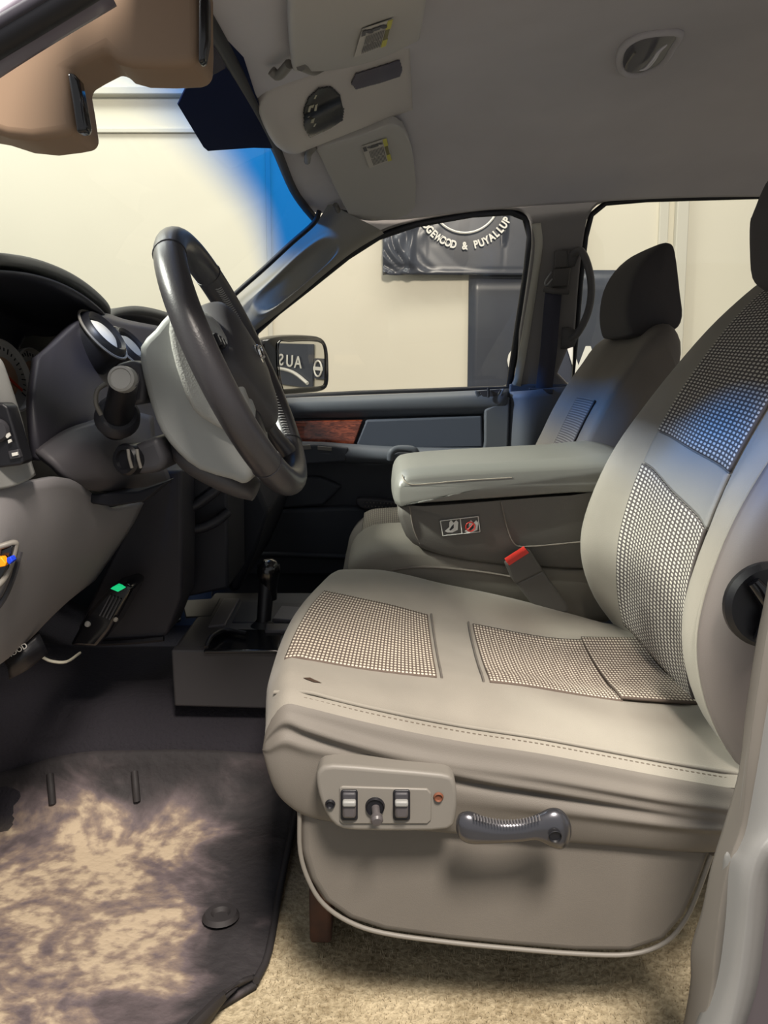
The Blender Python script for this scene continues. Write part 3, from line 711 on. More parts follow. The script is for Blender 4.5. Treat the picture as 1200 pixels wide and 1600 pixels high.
def FZ(x, y, off=.008):   # pixel onto the carpet
    d = ray(x, y); t0 = .5
    for _ in range(900):
        p = Vector((0, 0, CAMZ)) + d * t0
        if p.z <= fl(p.x, p.y) + off: break
        t0 += .002
    return p
mrows = [[(-330, 1700), (-60, 1690), (120, 1670), (250, 1630), (318, 1592), (400, 1540)],
         [(-330, 1560), (-60, 1560), (120, 1545), (250, 1520), (340, 1500), (420, 1490)],
         [(-330, 1440), (-60, 1440), (120, 1430), (250, 1415), (350, 1400), (438, 1390)],
         [(-330, 1330), (-60, 1330), (120, 1320), (250, 1310), (360, 1300), (458, 1290)],
         [(-330, 1260), (-60, 1258), (110, 1245), (240, 1240), (360, 1240), (464, 1238)],
         [(-330, 1230), (-60, 1218), (90, 1182), (200, 1172), (340, 1172), (440, 1180)]]
mg = [[FZ(x, y, .008 + (.014 if j == 5 else 0)) for x, y in r] for j, r in enumerate(mrows)]
for i in range(6): mg[0][i].z += 0.004
t = thing('floor_mat', FZ(200, 1450), 'worn black rubber floor mat caked with tan dirt in the driver footwell', 'floor mat')
g = patch_pts(mg, 8, 8); nr, nc = len(g), len(g[0])
def mdisp(p, u, v):
    d = .0
    for k in range(5): d += .0022 * math.exp(-((v - .10 - .035 * k - .09 * (1 - u) - .02 * math.sin(4 * u + k)) / .008) ** 2) * (1 if u > .35 else .4)
    d += .004 * math.exp(-((v - .955) / .012) ** 2)
    r = math.hypot((u - .87) / .05, (v - .22) / .055); d += .004 * math.exp(-((r - 1) / .25) ** 2) + .003 * math.exp(-((r) / .35) ** 2)
    d += .0015 * math.sin(17 * u + 9 * v) * math.sin(13 * v - 5 * u)
    return Vector((p.x, p.y, p.z + d))
V = [mdisp(g[j][i], i / (nc - 1), j / (nr - 1)) for j in range(nr) for i in range(nc)]
uv = [(i / (nc - 1), j / (nr - 1)) for j in range(nr) for i in range(nc)]
o = mkraw('sheet', V, [(j * nc + i, j * nc + i + 1, (j + 1) * nc + i + 1, (j + 1) * nc + i) for j in range(nr - 1) for i in range(nc - 1)], mat_dirt_shade(), t, uv, 60)
md = o.modifiers.new('t', 'SOLIDIFY'); md.thickness = .007; md.offset = -1
tube('rim', [Vector(p) + Vector((0, 0, .003)) for p in [r[-1] for r in mg]] , .005, mat_edge, t, seg=8)
patch('turned_edge', [[FZ(300, 1600, .012), FZ(352, 1556, .014), FZ(402, 1528, .014)], [FZ(292, 1612, .03), FZ(335, 1568, .036), FZ(372, 1536, .028)], [FZ(270, 1640, .012), FZ(318, 1600, .010), FZ(345, 1560, .010)]], mat_edge, t, 6, 5, th=.005)
for x, y in ((78, 1232), (210, 1228)):
    p = FZ(x, y, .012); tube('rib', [FZ(x, y - 22, .02), FZ(x + 2, y, .024), FZ(x + 4, y + 24, .012)], .006, mat_edge, t, seg=8)
disc_stack('grommet', FZ(345, 1432, .012), (0, .1, 1), [(0, .001), (.010, .001), (.014, .006), (.022, .006), (.026, 0)], mat_edge, t, 24)

# ================================================================ DRIVER SEAT
seat = thing('driver_seat', (.15, 1.06, 0), 'beige cloth driver seat in the foreground with woven inserts and power switch panel', 'seat')
bx_ = [-.14, -.131, -.112, -.087, -.029, .073, .182, .292, .403, .47]
bz_ = [.360, .395, .421, .418, .403, .381, .363, .341, .321, .31]
YR = [.80, .815, .83, .86, .92, 1.0, 1.1, 1.2, 1.26, 1.30, 1.33]
XR = [-.14, 0, .13, .27, .42]
DT = [[-.010] * 5, [-.003] * 5, [0, 0, 0, 0, 0], [.004, .006, .010, .012, .016], [-.006, .004, .016, .019, .028], [-.004, 0, .004, .005, .022], [-.002, .0, -.005, -.004, .014],
      [0, .006, -.004, -.004, .02], [0, .026, .022, .016, .01], [-.004, .030, .026, .020, .004], [-.03, .0, -.0, -.01, -.02]]
def ztop(X, Y):
    return sint(X, bx_, bz_) + sint(Y, YR, [sint(X, XR, r) for r in DT])
def front(Y): return sint(Y, [.79, .83, .92, 1.1, 1.2, 1.28, 1.33], [.004, 0, -.012, -.012, .004, .030, .06])
TX = [-.131, -.112, -.087, -.055, -.015, .04, .1, .17, .24, .31, .38, .43]
BOT = [(.44, .25), (.37, .237), (.292, .243), (.215, .249), (.13, .256), (.04, .264), (-.04, .272), (-.09, .282), (-.122, .315), (-.134, .36)]
loops = []
for Y in (.80, .815, .83, .86, .92, .98, 1.04, 1.1, 1.15, 1.2, 1.24, 1.28, 1.31, 1.33):
    f = front(Y); sq = 1
    lp = [Vector((X + f * max(0, (.05 - X) / .18), Y, ztop(X, Y))) for X in TX]
    lp += [Vector((x + f * max(0, (.05 - x) / .18), Y, z + (.03 if Y > 1.3 else 0))) for x, z in BOT]
    loops.append(lp)
loft('cushion', loops, cloth, seat, 3, 3, cap=False, ang=80)
# near side cover with gathered folds
tc_ = [Vector((-.134, .80, .36))] + [Vector((X + front(.8) * max(0, (.05 - X) / .18), .80, ztop(X, .80))) for X in TX]
bc_ = [Vector((-.134, .80, .358)), Vector((-.122, .80, .315)), Vector((-.105, .80, .293)), Vector((-.08, .80, .279))] + [Vector((x, .80, sint(x, [-.09, -.04, .04, .13, .215, .292, .37, .44], [.282, .272, .264, .256, .249, .243, .237, .25]))) for x in (-.03, .02, .07, .13, .19, .26, .33, .385, .43)]
def folds(p, u, v):
    y = -.012 * math.sin(math.pi * min(1, max(0, v))) ** .6 * min(1, u / .14) ** .7
    def fold(u0, v0, sl, wd, amp, lu): return 1.25 * amp * math.exp(-((v - v0 - sl * (u - u0)) / wd) ** 2) * math.exp(-((u - u0) / lu) ** 2)
    y -= fold(.33, .16, .25, .045, .006, .22) + fold(.55, .30, .3, .05, .006, .25) + fold(.75, .22, .15, .06, .005, .2) + fold(.2, .3, .1, .06, .004, .15) + fold(.8, .55, -.1, .07, .004, .2)
    y += fold(.35, .26, .27, .04, .005, .2) + fold(.6, .42, .2, .05, .004, .2)
    return Vector((p.x, p.y + y, p.z))
rows = [tc_] + [[a.lerp(b, f) for a, b in zip(tc_, bc_)] for f in (.25, .5, .75)] + [bc_]
patch('cushion_side', rows, cloth_side, seat, 5, 10, disp=folds, ang=80)
seam = [Vector((X + front(.83) * max(0, (.05 - X) / .18), .818, ztop(X, .818) + .002)) for X in TX[2:]]
seamF = [Vector((-.136 + front(y) , y, sint(-.131, bx_, bz_) - .012 + .02 * (y - .82))) for y in (1.28, 1.2, 1.1, 1.0, .9, .85)] 
tube('piping', [Vector((-.124, .83, .412))] + seam, .0024, cloth, seat, seg=8)
stitches('stitching', [p + Vector((0, -.006, -.0045)) for p in seam], mat('stitch_brown', '5e554a', rough=.8), seat, gap=.0064, ln=.0036, r=.0011)
# woven inserts on the cushion
def insert(name, n0, f0, n1, f1, lift=.0022, m=weave_m):   # near-front, far-front, near-rear, far-rear corners (X,Y)
    R_ = []
    for j in range(9):
        v = j / 8; row = []
        for i in range(13):
            u = i / 12; X = (n0[0] * (1 - v) + f0[0] * v) * (1 - u) + (n1[0] * (1 - v) + f1[0] * v) * u; Y = (n0[1] * (1 - v) + f0[1] * v) * (1 - u) + (n1[1] * (1 - v) + f1[1] * v) * u
            row.append(Vector((X + front(Y) * max(0, (.05 - X) / .18), Y, ztop(X, Y) + lift)))
        R_.append(row)
    return patch(name, R_, m, seat, 3, 3, th=.004, flip=False, ang=80)
insert('woven_insert', (-.113, .915), (-.095, 1.185), (.066, .915), (.070, 1.19))
insert('woven_insert', (.132, .915), (.143, 1.195), (.300, .92), (.325, 1.195))
insert('woven_insert', (.298, .92), (.318, 1.195), (.40, .93), (.41, 1.19), .007)
for xa, xb in ((.072, .076), (.124, .136)):
    tube('seam', [Vector((xa * (1 - q / 8) + xb * q / 8, .915 + .28 * q / 8, ztop(xa, .915 + .28 * q / 8) + .001)) for q in range(9)], .0016, cloth_dark, seat, seg=6)
# small tear
p = Vector((-.085, .853, ztop(-.085, .853) + .0015))
bm = bmesh.new(); vs_ = [bm.verts.new(Vector((x, y, ztop(x, y) + .0012))) for x, y in ((-.093, .8435), (-.085, .8475), (-.081, .8455), (-.071, .8425), (-.080, .8405))]; bm.faces.new(vs_)
bmo('tear', bm, mat('tear_dark', '3a2a1e', rough=.9), seat, label='small dark tear by the front seam')
# lower skirt panel
SK = [(468, 1268), (469, 1330), (482, 1375), (505, 1412), (545, 1440), (600, 1458), (700, 1472), (800, 1482), (900, 1490), (985, 1491), (1040, 1472), (1072, 1435), (1092, 1390), (1112, 1335), (1118, 1280), (1118, 1230), (900, 1210), (700, 1200), (500, 1200), (470, 1220)]
extr('skirt', SK, .806, .86, cloth_side, seat, bev=.010, seg=4)
tube('skirt_piping', [P(x, y, .805) for x, y in SK[:14]], .0026, plast_grey, seat, seg=8)
box('seat_base', (.13, 1.10, .155), (.38, .36, .21), plast_black, seat, bev=.02)
for xx in (-.085, .30):
    box('seat_rail', (xx, 1.12, .05), (.03, .36, .08), mat('rusty_steel', '3a2a24', rough=.8, col2='5a3a2a', nscale=30), seat, bev=.006)
# switch panel
pn = extr('switch_panel', [(494, 1215), (500, 1202), (520, 1196), (600, 1202), (690, 1210), (708, 1218), (714, 1240), (712, 1280), (700, 1297), (640, 1300), (555, 1299), (525, 1292), (508, 1270), (497, 1240)], .764, .81, plast_grey, seat, bev=.007, seg=5, k=2, label='moulded grey switch panel on the seat side')
extr('switch_plate', [(530, 1232), (534, 1229), (668, 1233), (674, 1240), (674, 1282), (668, 1288), (534, 1288), (530, 1283)], .762, .77, plast_grey, pn, bev=.0015)
for cx in (545, 627):
    extr('switch_bezel', [(cx - 13, 1238), (cx - 10, 1235), (cx + 12, 1235), (cx + 14, 1239), (cx + 14, 1280), (cx + 10, 1283), (cx - 10, 1283), (cx - 13, 1279)], .760, .768, plast_black, pn, bev=.001)
    k_ = extr('rocker_switch', [(cx - 10, 1240), (cx + 11, 1240), (cx + 11, 1256), (cx - 10, 1256)], .7565, .766, plast_char, pn, bev=.002)
    k_ = extr('rocker_switch', [(cx - 10, 1258), (cx + 11, 1258), (cx + 11, 1280), (cx - 10, 1280)], .7535, .766, mat('switch_grey', '4f4b4c', rough=.4) if 'switch_grey' not in MATS else MATS['switch_grey'], pn, bev=.003)
    extr('rocker_ridge', [(cx - 10, 1253), (cx + 11, 1253), (cx + 11, 1262), (cx - 10, 1262)], .751, .758, plast_silver, pn, bev=.002)
kc_ = P(586, 1260, .762)
disc_stack('joystick_well', kc_, (0, -1, 0), [(0, .0015), (.0085, .0015), (.0095, .0035), (.0105, 0)], plast_black, pn, 24)
disc_stack('joystick_knob', kc_ + Vector((.0005, -.001, -.001)), (.1, -1, -.25), [(.0045, 0), (.0042, .010), (.0062, .012), (.0066, .017), (.005, .0195), (0, .020)], MATS['switch_grey'], pn, 20)
for px_, py_, rust in ((516, 1256, 0), (685, 1245, 1)):
    c = P(px_, py_, .7635)
    disc_stack('screw_hole', c, (0, -1, 0), [(0, .001), (.003, .001), (.0042, .003), (.0055, .0005)], mat('rust', '6b3f2a', rough=.7) if rust else plast_black, pn, 16)
# recline handle
hp = [(716, 1290, .018), (728, 1293, .021), (760, 1299, .017), (800, 1303, .014), (840, 1298, .015), (866, 1288, .022), (878, 1292, .025)]
bm = bmesh.new()
def hsec(x, y, r, Y=.758): c = P(x, y, Y); return c, r
loops = []
HS = [(713, 1290, 8, 10), (719, 1291, 20, 22), (735, 1293, 25, 30), (760, 1298, 20, 26), (785, 1300, 17, 22), (815, 1298, 17, 22), (838, 1293, 20, 26), (860, 1293, 30, 32), (876, 1296, 31, 32), (887, 1298, 22, 22), (892, 1298, 9, 8)]
sc0 = .758 / 1200
for x, y, hh, dd_ in HS:
    c = P(x, y, .755); lp = []
    for q in range(12):
        a = 2 * math.pi * q / 12; lp.append(c + Vector((0, -math.cos(a) * dd_ * sc0 * .55, math.sin(a) * hh * sc0 * 1.1)))
    loops.append(lp)
hd_ = loft('recline_handle', loops, handle_m, seat, 2, 4, ang=60, label='glossy graphite recline handle')
disc_stack('handle_hole', P(867, 1306, .742), (0, -1, -.1), [(0, .0), (.0055, 0), (.0065, .002), (.0072, .0015)], plast_black, hd_, 18)
bm = bmesh.new()
for i in range(22):
    x = 742 + i * 4.8; y = 1276 + 9 * math.sin((x - 742) / 106 * math.pi) ** 1
    tube_bm(bm, [P(x - 1.5, y - 4, .748), P(x, y + 1, .744), P(x + .5, y + 5, .7425)], .0009, 5, 2)
bmo('grip_ribs', bm, mat('rib_metal', '8a888a', rough=.25, metal=.6), hd_, kind='stuff')

# backrest
ZR = [.28, .32, .36, .43, .516, .63, .725, .79, .85, .90, .93, .955]
XF = [.44, .420, .402, .392, .396, .428, .472, .512, .556, .605, .645, .70]
YK = [.80, .815, .84, .875, .94, 1.0, 1.08, 1.16, 1.22, 1.27, 1.30, 1.33]
def bol(Z): return sint(Z, [.28, .34, .40, .47, .56, .63, .72, .8, .9, .96], [0, -.015, -.035, -.048, -.045, -.038, -.022, -.010, 0, 0])
def xfront(Z, Y):
    b = bol(Z); prof = sint(Y, [.80, .82, .84, .875, .94, 1.0, 1.08, 1.16, 1.22, 1.27, 1.30, 1.33], [.0, .5, .75, .85, .12, .0, .05, .0, .12, 1.0, 1.05, .3])
    edge = .035 * math.exp(-((Y - .79) / .022) ** 2) + .06 * math.exp(-((Y - 1.345) / .02) ** 2)
    return sint(Z, ZR, XF) + b * prof + edge
def backloop(Y, zmax=.94, inset_=0):
    zs = [.29, .33, .38, .44, .50, .57, .64, .71, .78, .84, .885, .92]
    k = (zmax - .29) / (.92 - .29); lp = []
    for z in zs: z2 = .29 + (z - .29) * k; lp.append(Vector((xfront(z2, Y) + inset_, Y, z2)))
    zt = lp[-1].z; xt = lp[-1].x
    lp += [Vector((xt + .035, Y, zt + .018)), Vector((xt + .09, Y, zt + .012))]
    for z, x in ((zt - .06, .72), (.75, .63), (.6, .57), (.45, .545), (.33, .53)): lp.append(Vector((max(x, lp[0].x + .05) - inset_, Y, min(z, zt))))
    return lp
loops = [backloop(Y, zm) for Y, zm in ((.80, .895), (.806, .905), (.82, .915), (.84, .925), (.875, .935), (.94, .942), (1.0, .945), (1.08, .947), (1.16, .945), (1.22, .94), (1.27, .93), (1.30, .918), (1.325, .90))]
loops = [[Vector((p.x * .3 + .47 * .7 if 0 else p.x, p.y, p.z)) for p in l] for l in loops]
bk = loft('backrest', loops, cloth, seat, 3, 3, cap=True, ang=80)
# darker vinyl side panel
def sidepanel():
    R_ = []
    for f in ((.001, .836), (.010, .818), (.026, .804), (.055, .795), (.10, .792), (.15, .797)):
        r = []
        for z in (.30, .36, .42, .48, .55, .62, .70, .78, .86):
            x0 = xfront(z, .84)
            r.append(Vector((x0 + f[0], f[1], z)))
        R_.append(r)
    return patch('side_panel', R_, mat('side_vinyl_brown', '6a625f', rough=.55, bump=.15, bscale=900), seat, 4, 4, th=.004, ang=80)
sidepanel()
sl = [Vector((xfront(z, .84) - .001, .838, z)) for z in (.335, .36, .40, .44, .48, .52, .56, .60, .65, .70, .76, .82, .88)]
tube('piping', sl, .0028, cloth, seat, seg=8)
stitches('stitching', [p + Vector((.006, -.012, 0)) for p in sl], MATS['stitch_brown'], seat, gap=.007, ln=.0042, r=.0014)
def binsert(z0n, z1n, z0f, z1f, lift=.0025, m=weave_b):
    R_ = []
    for j in range(13):
        v = j / 12; row = []
        for i in range(9):
            u = i / 8; Y = .938 + (1.222 - .938) * u; Z = (z0n * (1 - u) + z0f * u) * (1 - v) + (z1n * (1 - u) + z1f * u) * v
            row.append(Vector((xfront(Z, Y) - lift, Y, Z)))
        R_.append(row)
    return patch('woven_insert', R_, m, seat, 3, 3, th=.004, ang=80)
binsert(.345, .575, .355, .622); binsert(.648, .915, .675, .915)
binsert(.578, .645, .625, .672, .0012, mat('plain_band', '85837e', rough=.85, bump=.4, bscale=700))
for z in ((.576, .623), (.6465, .6735)):
    tube('seam', [Vector((xfront(z[0] + (z[1] - z[0]) * q / 8, .94 + .28 * q / 8) - .002, .94 + .28 * q / 8, z[0] + (z[1] - z[0]) * q / 8)) for q in range(9)], .0018, cloth_dark, seat, seg=6)
# lumbar knob on the near side
kc2 = P(1199, 945, .785)
disc_stack('lumbar_knob', kc2 + Vector((0, .004, 0)), (0, -1, 0), [(.046, 0), (.046, .006), (.041, .012), (.034, .012), (.02, .010), (0, .010)], plast_black, seat, 40)
for a in (.15, 2.25, 4.35):
    d = Vector((math.cos(a), 0, math.sin(a))); tube('knob_wing', [kc2 + Vector((0, -.010, 0)), kc2 + d * .02 + Vector((0, -.017, 0)), kc2 + d * .037 + Vector((0, -.014, 0))], lambda q: .011 - .004 * q, gloss_black, seat, seg=10)
# headrest
hr = []
for Y, zt, dz, dx in ((.95, 1.02, .02, .02), (.965, 1.045, .008, .006), (1.0, 1.062, 0, 0), (1.07, 1.066, 0, -.003), (1.14, 1.062, 0, 0), (1.18, 1.045, .008, .006), (1.2, 1.02, .02, .02)):
    hr.append([Vector((x + dx * (1 if x < .6 else -1), Y, z)) for x, z in ((.605, .882 + dz), (.565, .885 + dz), (.548, .91), (.542, .95), (.540, .99), (.545, zt - .04), (.56, zt - .008), (.60, zt), (.65, zt - .01), (.675, zt - .05), (.68, .96), (.67, .90 + dz), (.64, .882 + dz))])
weave_h = weave('headrest_cloth', '3b3838', '57534f', .005, .005, .5)
loft('headrest', hr, mat('headrest_grey', '4c4848', rough=.9, bump=.6, bscale=500), seat, 3, 3, ang=80, label='dark ribbed cloth headrest')
for Y in (1.02, 1.13): tube('headrest_post', [(.62, Y, .88), (.63, Y, .96)], .006, chrome, seat, seg=10, k=1)

# ================================================================ CENTRE SEAT WITH ARMREST
cs_ = thing('center_seat', (.1, 1.46, .18), 'narrow centre seat with its padded backrest folded down as an armrest', 'seat')
def armloop(Y, e):   # e = inset at the flanks
    px = [(617, 790), (615, 762), (622, 742), (640, 733), (700, 727), (800, 721), (900, 716), (990, 712)]
    base = [P(x, y, 1.32) for x, y in px]; lp = [Vector((p.x + e * (.6 if i < 3 else 0), Y, p.z - (e if i >= 2 else 0))) for i, p in enumerate(base)]
    bt = [P(x, y, 1.32) for x, y in ((990, 768), (900, 772), (800, 779), (700, 786), (640, 790))]
    lp += [Vector((p.x, Y, p.z + e * .3)) for p in bt]; return lp
loft('armrest_pad', [armloop(Y, e) for Y, e in ((1.315, .02), (1.32, .012), (1.335, .003), (1.36, 0), (1.45, -.003), (1.55, 0), (1.575, .005), (1.59, .02))], leather2, cs_, 3, 3, ang=80)
def bodyloop(Y, e, dx=0):
    px = [(622, 792), (628, 825), (645, 850), (690, 868), (760, 880), (840, 886), (930, 890), (1000, 890), (1000, 772), (900, 774), (800, 781), (700, 788), (650, 791)]
    b_ = [P(x, y, 1.33) for x, y in px]; cx = sum(p.x for p in b_) / len(b_); cz_ = sum(p.z for p in b_) / len(b_)
    return [Vector((p.x + (e if p.x < cx else -e), Y, p.z + (e * .5 if p.z < cz_ else 0))) for p in b_]
loft('armrest_body', [bodyloop(Y, e) for Y, e in ((1.328, .010), (1.332, .003), (1.345, 0), (1.45, 0), (1.56, 0), (1.575, .006), (1.58, .015))], mat('armrest_side', '66635d', rough=.7, bump=.3, bscale=700), cs_, 2, 3, ang=60)
tube('seam', [P(783, 784, 1.327), P(790, 815, 1.326), P(803, 848, 1.326), P(825, 854, 1.326), P(915, 846, 1.326)], .0014, thread_dk, cs_, seg=6)
tube('seam', [P(640, 792, 1.327), P(646, 825, 1.327), P(656, 850, 1.33)], .0014, thread_dk, cs_, seg=6)
tube('seam', [P(628, 742, 1.322), P(634, 753, 1.316), P(650, 757, 1.3155), P(720, 751, 1.3155), P(800, 746, 1.3155)], .0012, thread, cs_, seg=6)
box('latch', P(617, 768, 1.36), (.006, .03, .014), thread, cs_, bev=.002)
lq = [(686, 812), (749, 805), (752, 833), (691, 839)]
lb = plate('warning_label', [lq], (0, 1.3265, 0), (0, -1, 0), label_bg, cs_, th=.0015, label='two-panel pictogram label, one panel with a red ring')
def frame_line(a, b): return tube('label_line', [P(*a, 1.3245), P(*b, 1.3245)], .0008, white_m, lb, seg=4, k=1)
for a, b in (((688, 814), (747, 807)), ((747, 807), (750, 831)), ((750, 831), (692, 837)), ((692, 837), (688, 814)), ((719, 810), (722, 834))): frame_line(a, b)
for cx in (705, 736):
    extr('pictogram', [(cx - 10, 830), (cx - 3, 824), (cx - 3, 816), (cx, 813), (cx + 4, 817), (cx + 8, 813), (cx + 11, 816), (cx + 10, 828), (cx + 2, 832), (cx - 6, 832)], 1.3242, 1.3262, white_m, lb, bev=0)
    extr('pictogram_mark', [(cx - 3, 828), (cx + 1, 822), (cx + 4, 819), (cx + 4, 825), (cx - 1, 829)], 1.3232, 1.3245, plast_black, lb, bev=0)
tube('red_ring', [P(735 + 7 * math.cos(q / 12 * 6.283), 823 + 7 * math.sin(q / 12 * 6.283), 1.3225) for q in range(12)], .0011, red_m, lb, seg=5, k=2, closed=True)
tube('red_bar', [P(731, 828, 1.3225), P(740, 818, 1.3225)], .0011, red_m, lb, seg=5, k=1)
def cushloop(Y, e, px, Yp):
    b_ = [P(x, y, Yp) for x, y in px]; cx = sum(p.x for p in b_) / len(b_); cz_ = sum(p.z for p in b_) / len(b_)
    return [Vector((cx + (p.x - cx) * (1 - e), Y, cz_ + (p.z - cz_) * (1 - e * 1.6))) for p in b_]
cpx = [(548, 905), (545, 882), (560, 862), (590, 850), (650, 849), (720, 862), (800, 872), (900, 880), (960, 885), (960, 960), (900, 970), (750, 960), (600, 945), (560, 930)]
loft('cushion', [cushloop(Y, e, cpx, 1.37) for Y, e in ((1.335, .14), (1.345, .05), (1.37, 0), (1.45, -.01), (1.54, 0), (1.57, .05), (1.585, .15))], mat('center_cloth', '7c776d', rough=.75, bump=.3, bscale=800), cs_, 3, 3, ang=80)
rows_ = [P(560, 905, 1.338), P(600, 893, 1.335), P(660, 886, 1.333), P(740, 892, 1.333), P(810, 903, 1.333)]
tube('piping', rows_, .0025, thread_dk, cs_, seg=6)
# seat belt buckle
t = thing('belt_buckle', P(870, 935, 1.3), 'grey seat belt buckle with red release button beside the driver seat', 'buckle')
def prism(name, px, Y0, Y1, m, par, bev=.004): return extr(name, px, Y0, Y1, m, par, bev=bev)
prism('housing', [(790, 882), (822, 860), (830, 862), (850, 893), (806, 914), (800, 905)], 1.285, 1.31, mat('buckle_grey', '55534f', rough=.5), t)
prism('sleeve', [(805, 911), (848, 891), (888, 946), (890, 958), (845, 962), (826, 938)], 1.287, 1.308, MATS['buckle_grey'], t, .005)
prism('red_button', [(791, 878), (822, 858), (827, 864), (796, 884)], 1.2825, 1.306, red_m, t, .001)

# ================================================================ PASSENGER SEAT
ps = thing('passenger_seat', (.2, 1.85, .03), 'grey cloth passenger seat beyond the centre armrest, half in shade', 'seat')
Zp = [.33, .45, .591, .70, .793, .85, .88, .905]
def pxf(Z, Y):
    a = sint(Z, [.30, .45, .591, .70, .793, .85, .88], [.33, .35, .410, .462, .524, .566, .60])
    return a + .022 * math.sin(math.pi * min(1, max(0, (Y - 1.62) / .46))) + .05 * math.exp(-((Y - 1.61) / .015) ** 2) * .6 + .05 * math.exp(-((Y - 2.09) / .02) ** 2)
def ploop(Y, zt):
    zs = [.33, .40, .47, .54, .61, .68, .75, .81, .85]; k = (zt - .33) / (.85 - .33); lp = []
    for z in zs: z2 = .33 + (z - .33) * k; lp.append(Vector((pxf(z2, Y), Y, z2)))
    x = lp[-1].x; lp += [Vector((x + .03, Y, zt + .018)), Vector((x + .058, Y, zt + .012)), Vector((x + .075, Y, zt - .04)), Vector((.62, Y, .7)), Vector((.56, Y, .55)), Vector((.50, Y, .40))]
    return lp
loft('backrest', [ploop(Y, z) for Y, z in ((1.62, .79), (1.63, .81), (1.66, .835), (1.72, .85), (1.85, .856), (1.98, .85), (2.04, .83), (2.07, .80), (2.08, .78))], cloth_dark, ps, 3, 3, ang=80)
R_ = [[Vector((pxf(z, Y) - .002, Y, z)) for Y in (1.72, 1.76, 1.80, 1.85, 1.90)] for z in (.45, .52, .59, .65, .70)]
patch('woven_insert', R_, weave('passenger_weave', '4c4848', '8f8a82', .012, .006, .5), ps, 3, 3, th=.004, ang=80)
hl = []
for Y, e in ((1.74, .016), (1.752, .005), (1.78, 0), (1.86, -.002), (1.94, 0), (1.965, .006), (1.98, .018)):
    hx = [(.548, .853), (.540, .90), (.548, .962), (.575, 1.012), (.612, 1.045), (.635, 1.05), (.648, 1.03), (.664, .94), (.672, .885), (.655, .855), (.60, .843), (.56, .843)]
    hl.append([Vector((.605 + (x - .605) * (1 - e * 8), Y, .94 + (z - .94) * (1 - e * 5))) for x, z in hx])
loft('headrest', hl, mat('headrest_dark', '3d3a3b', rough=.9, bump=.3, bscale=700), ps, 3, 3, ang=80)
for Y in (1.81, 1.91): tube('headrest_post', [(.61, Y, .84), (.61, Y, .88)], .006, plast_black, ps, seg=8, k=1)
ppx = [(548, 905), (543, 862), (548, 840), (566, 818), (600, 806), (680, 800), (760, 800), (860, 805), (860, 900), (700, 930), (570, 930)]
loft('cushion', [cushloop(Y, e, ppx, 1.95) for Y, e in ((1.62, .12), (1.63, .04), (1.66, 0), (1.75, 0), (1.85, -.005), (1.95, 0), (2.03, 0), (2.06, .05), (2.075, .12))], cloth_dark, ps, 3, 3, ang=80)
R_ = []
for Y, dy in ((1.66, 26), (1.72, 20), (1.78, 14), (1.85, 10)):
    R_.append([P(x, y + dy - 8, 1.66) for x, y in ((560, 818), (585, 806), (612, 801), (645, 799))])
    for p in R_[-1]: p.y = Y; 
def ptopz(X): return sint(X, [-.075, -.066, -.045, -.0, .10, .22, .35], [.34, .372, .396, .404, .408, .408, .40])
R_ = [[Vector((X, Y, ptopz(X) + .0035)) for X in (-.052, -.03, 0, .04, .1, .2)] for Y in (1.70, 1.76, 1.82, 1.9, 1.98)]
patch('woven_insert', R_, weave('passenger_seat_weave', '69635b', 'a39c8e', .005, .012), ps, 3, 3, th=.003, ang=80)
box('seat_base', (.15, 1.85, .20), (.36, .36, .30), plast_black, ps, bev=.02)

# ================================================================ STEERING WHEEL
WC = Vector((-.200, 1.052, .781)); A = .425; RR = .175
U = Vector((-math.sin(A), 0, math.cos(A))); Vy = Vector((0, 1, 0)); Nn = Vector((math.cos(A), 0, math.sin(A)))
def W(r, ang, h=0): return WC + (U * math.cos(ang) + Vy * math.sin(ang)) * r + Nn * h     # ang 0 = top, +90 = far side
sw = thing('steering_wheel', WC - Nn * .12, 'black leather steering wheel with stitched rim and small chrome badge', 'steering wheel')
tube('rim', [W(RR, q / 32 * 2 * math.pi) for q in range(32)], .0195, leather, sw, seg=20, k=3, closed=True, ang=80)
for a in (-.55 * math.pi + math.pi * 0, ): pass
for ang in (math.radians(35), math.radians(-35), math.radians(140), math.radians(-140)):
    tube('rim_joint', [WC + (U * math.cos(ang) + Vy * math.sin(ang)) * (RR + .0198 * math.cos(q / 12 * 6.283)) + Nn * (.0198 * math.sin(q / 12 * 6.283)) for q in range(12)], .0009, plast_char, sw, seg=5, k=2, closed=True)
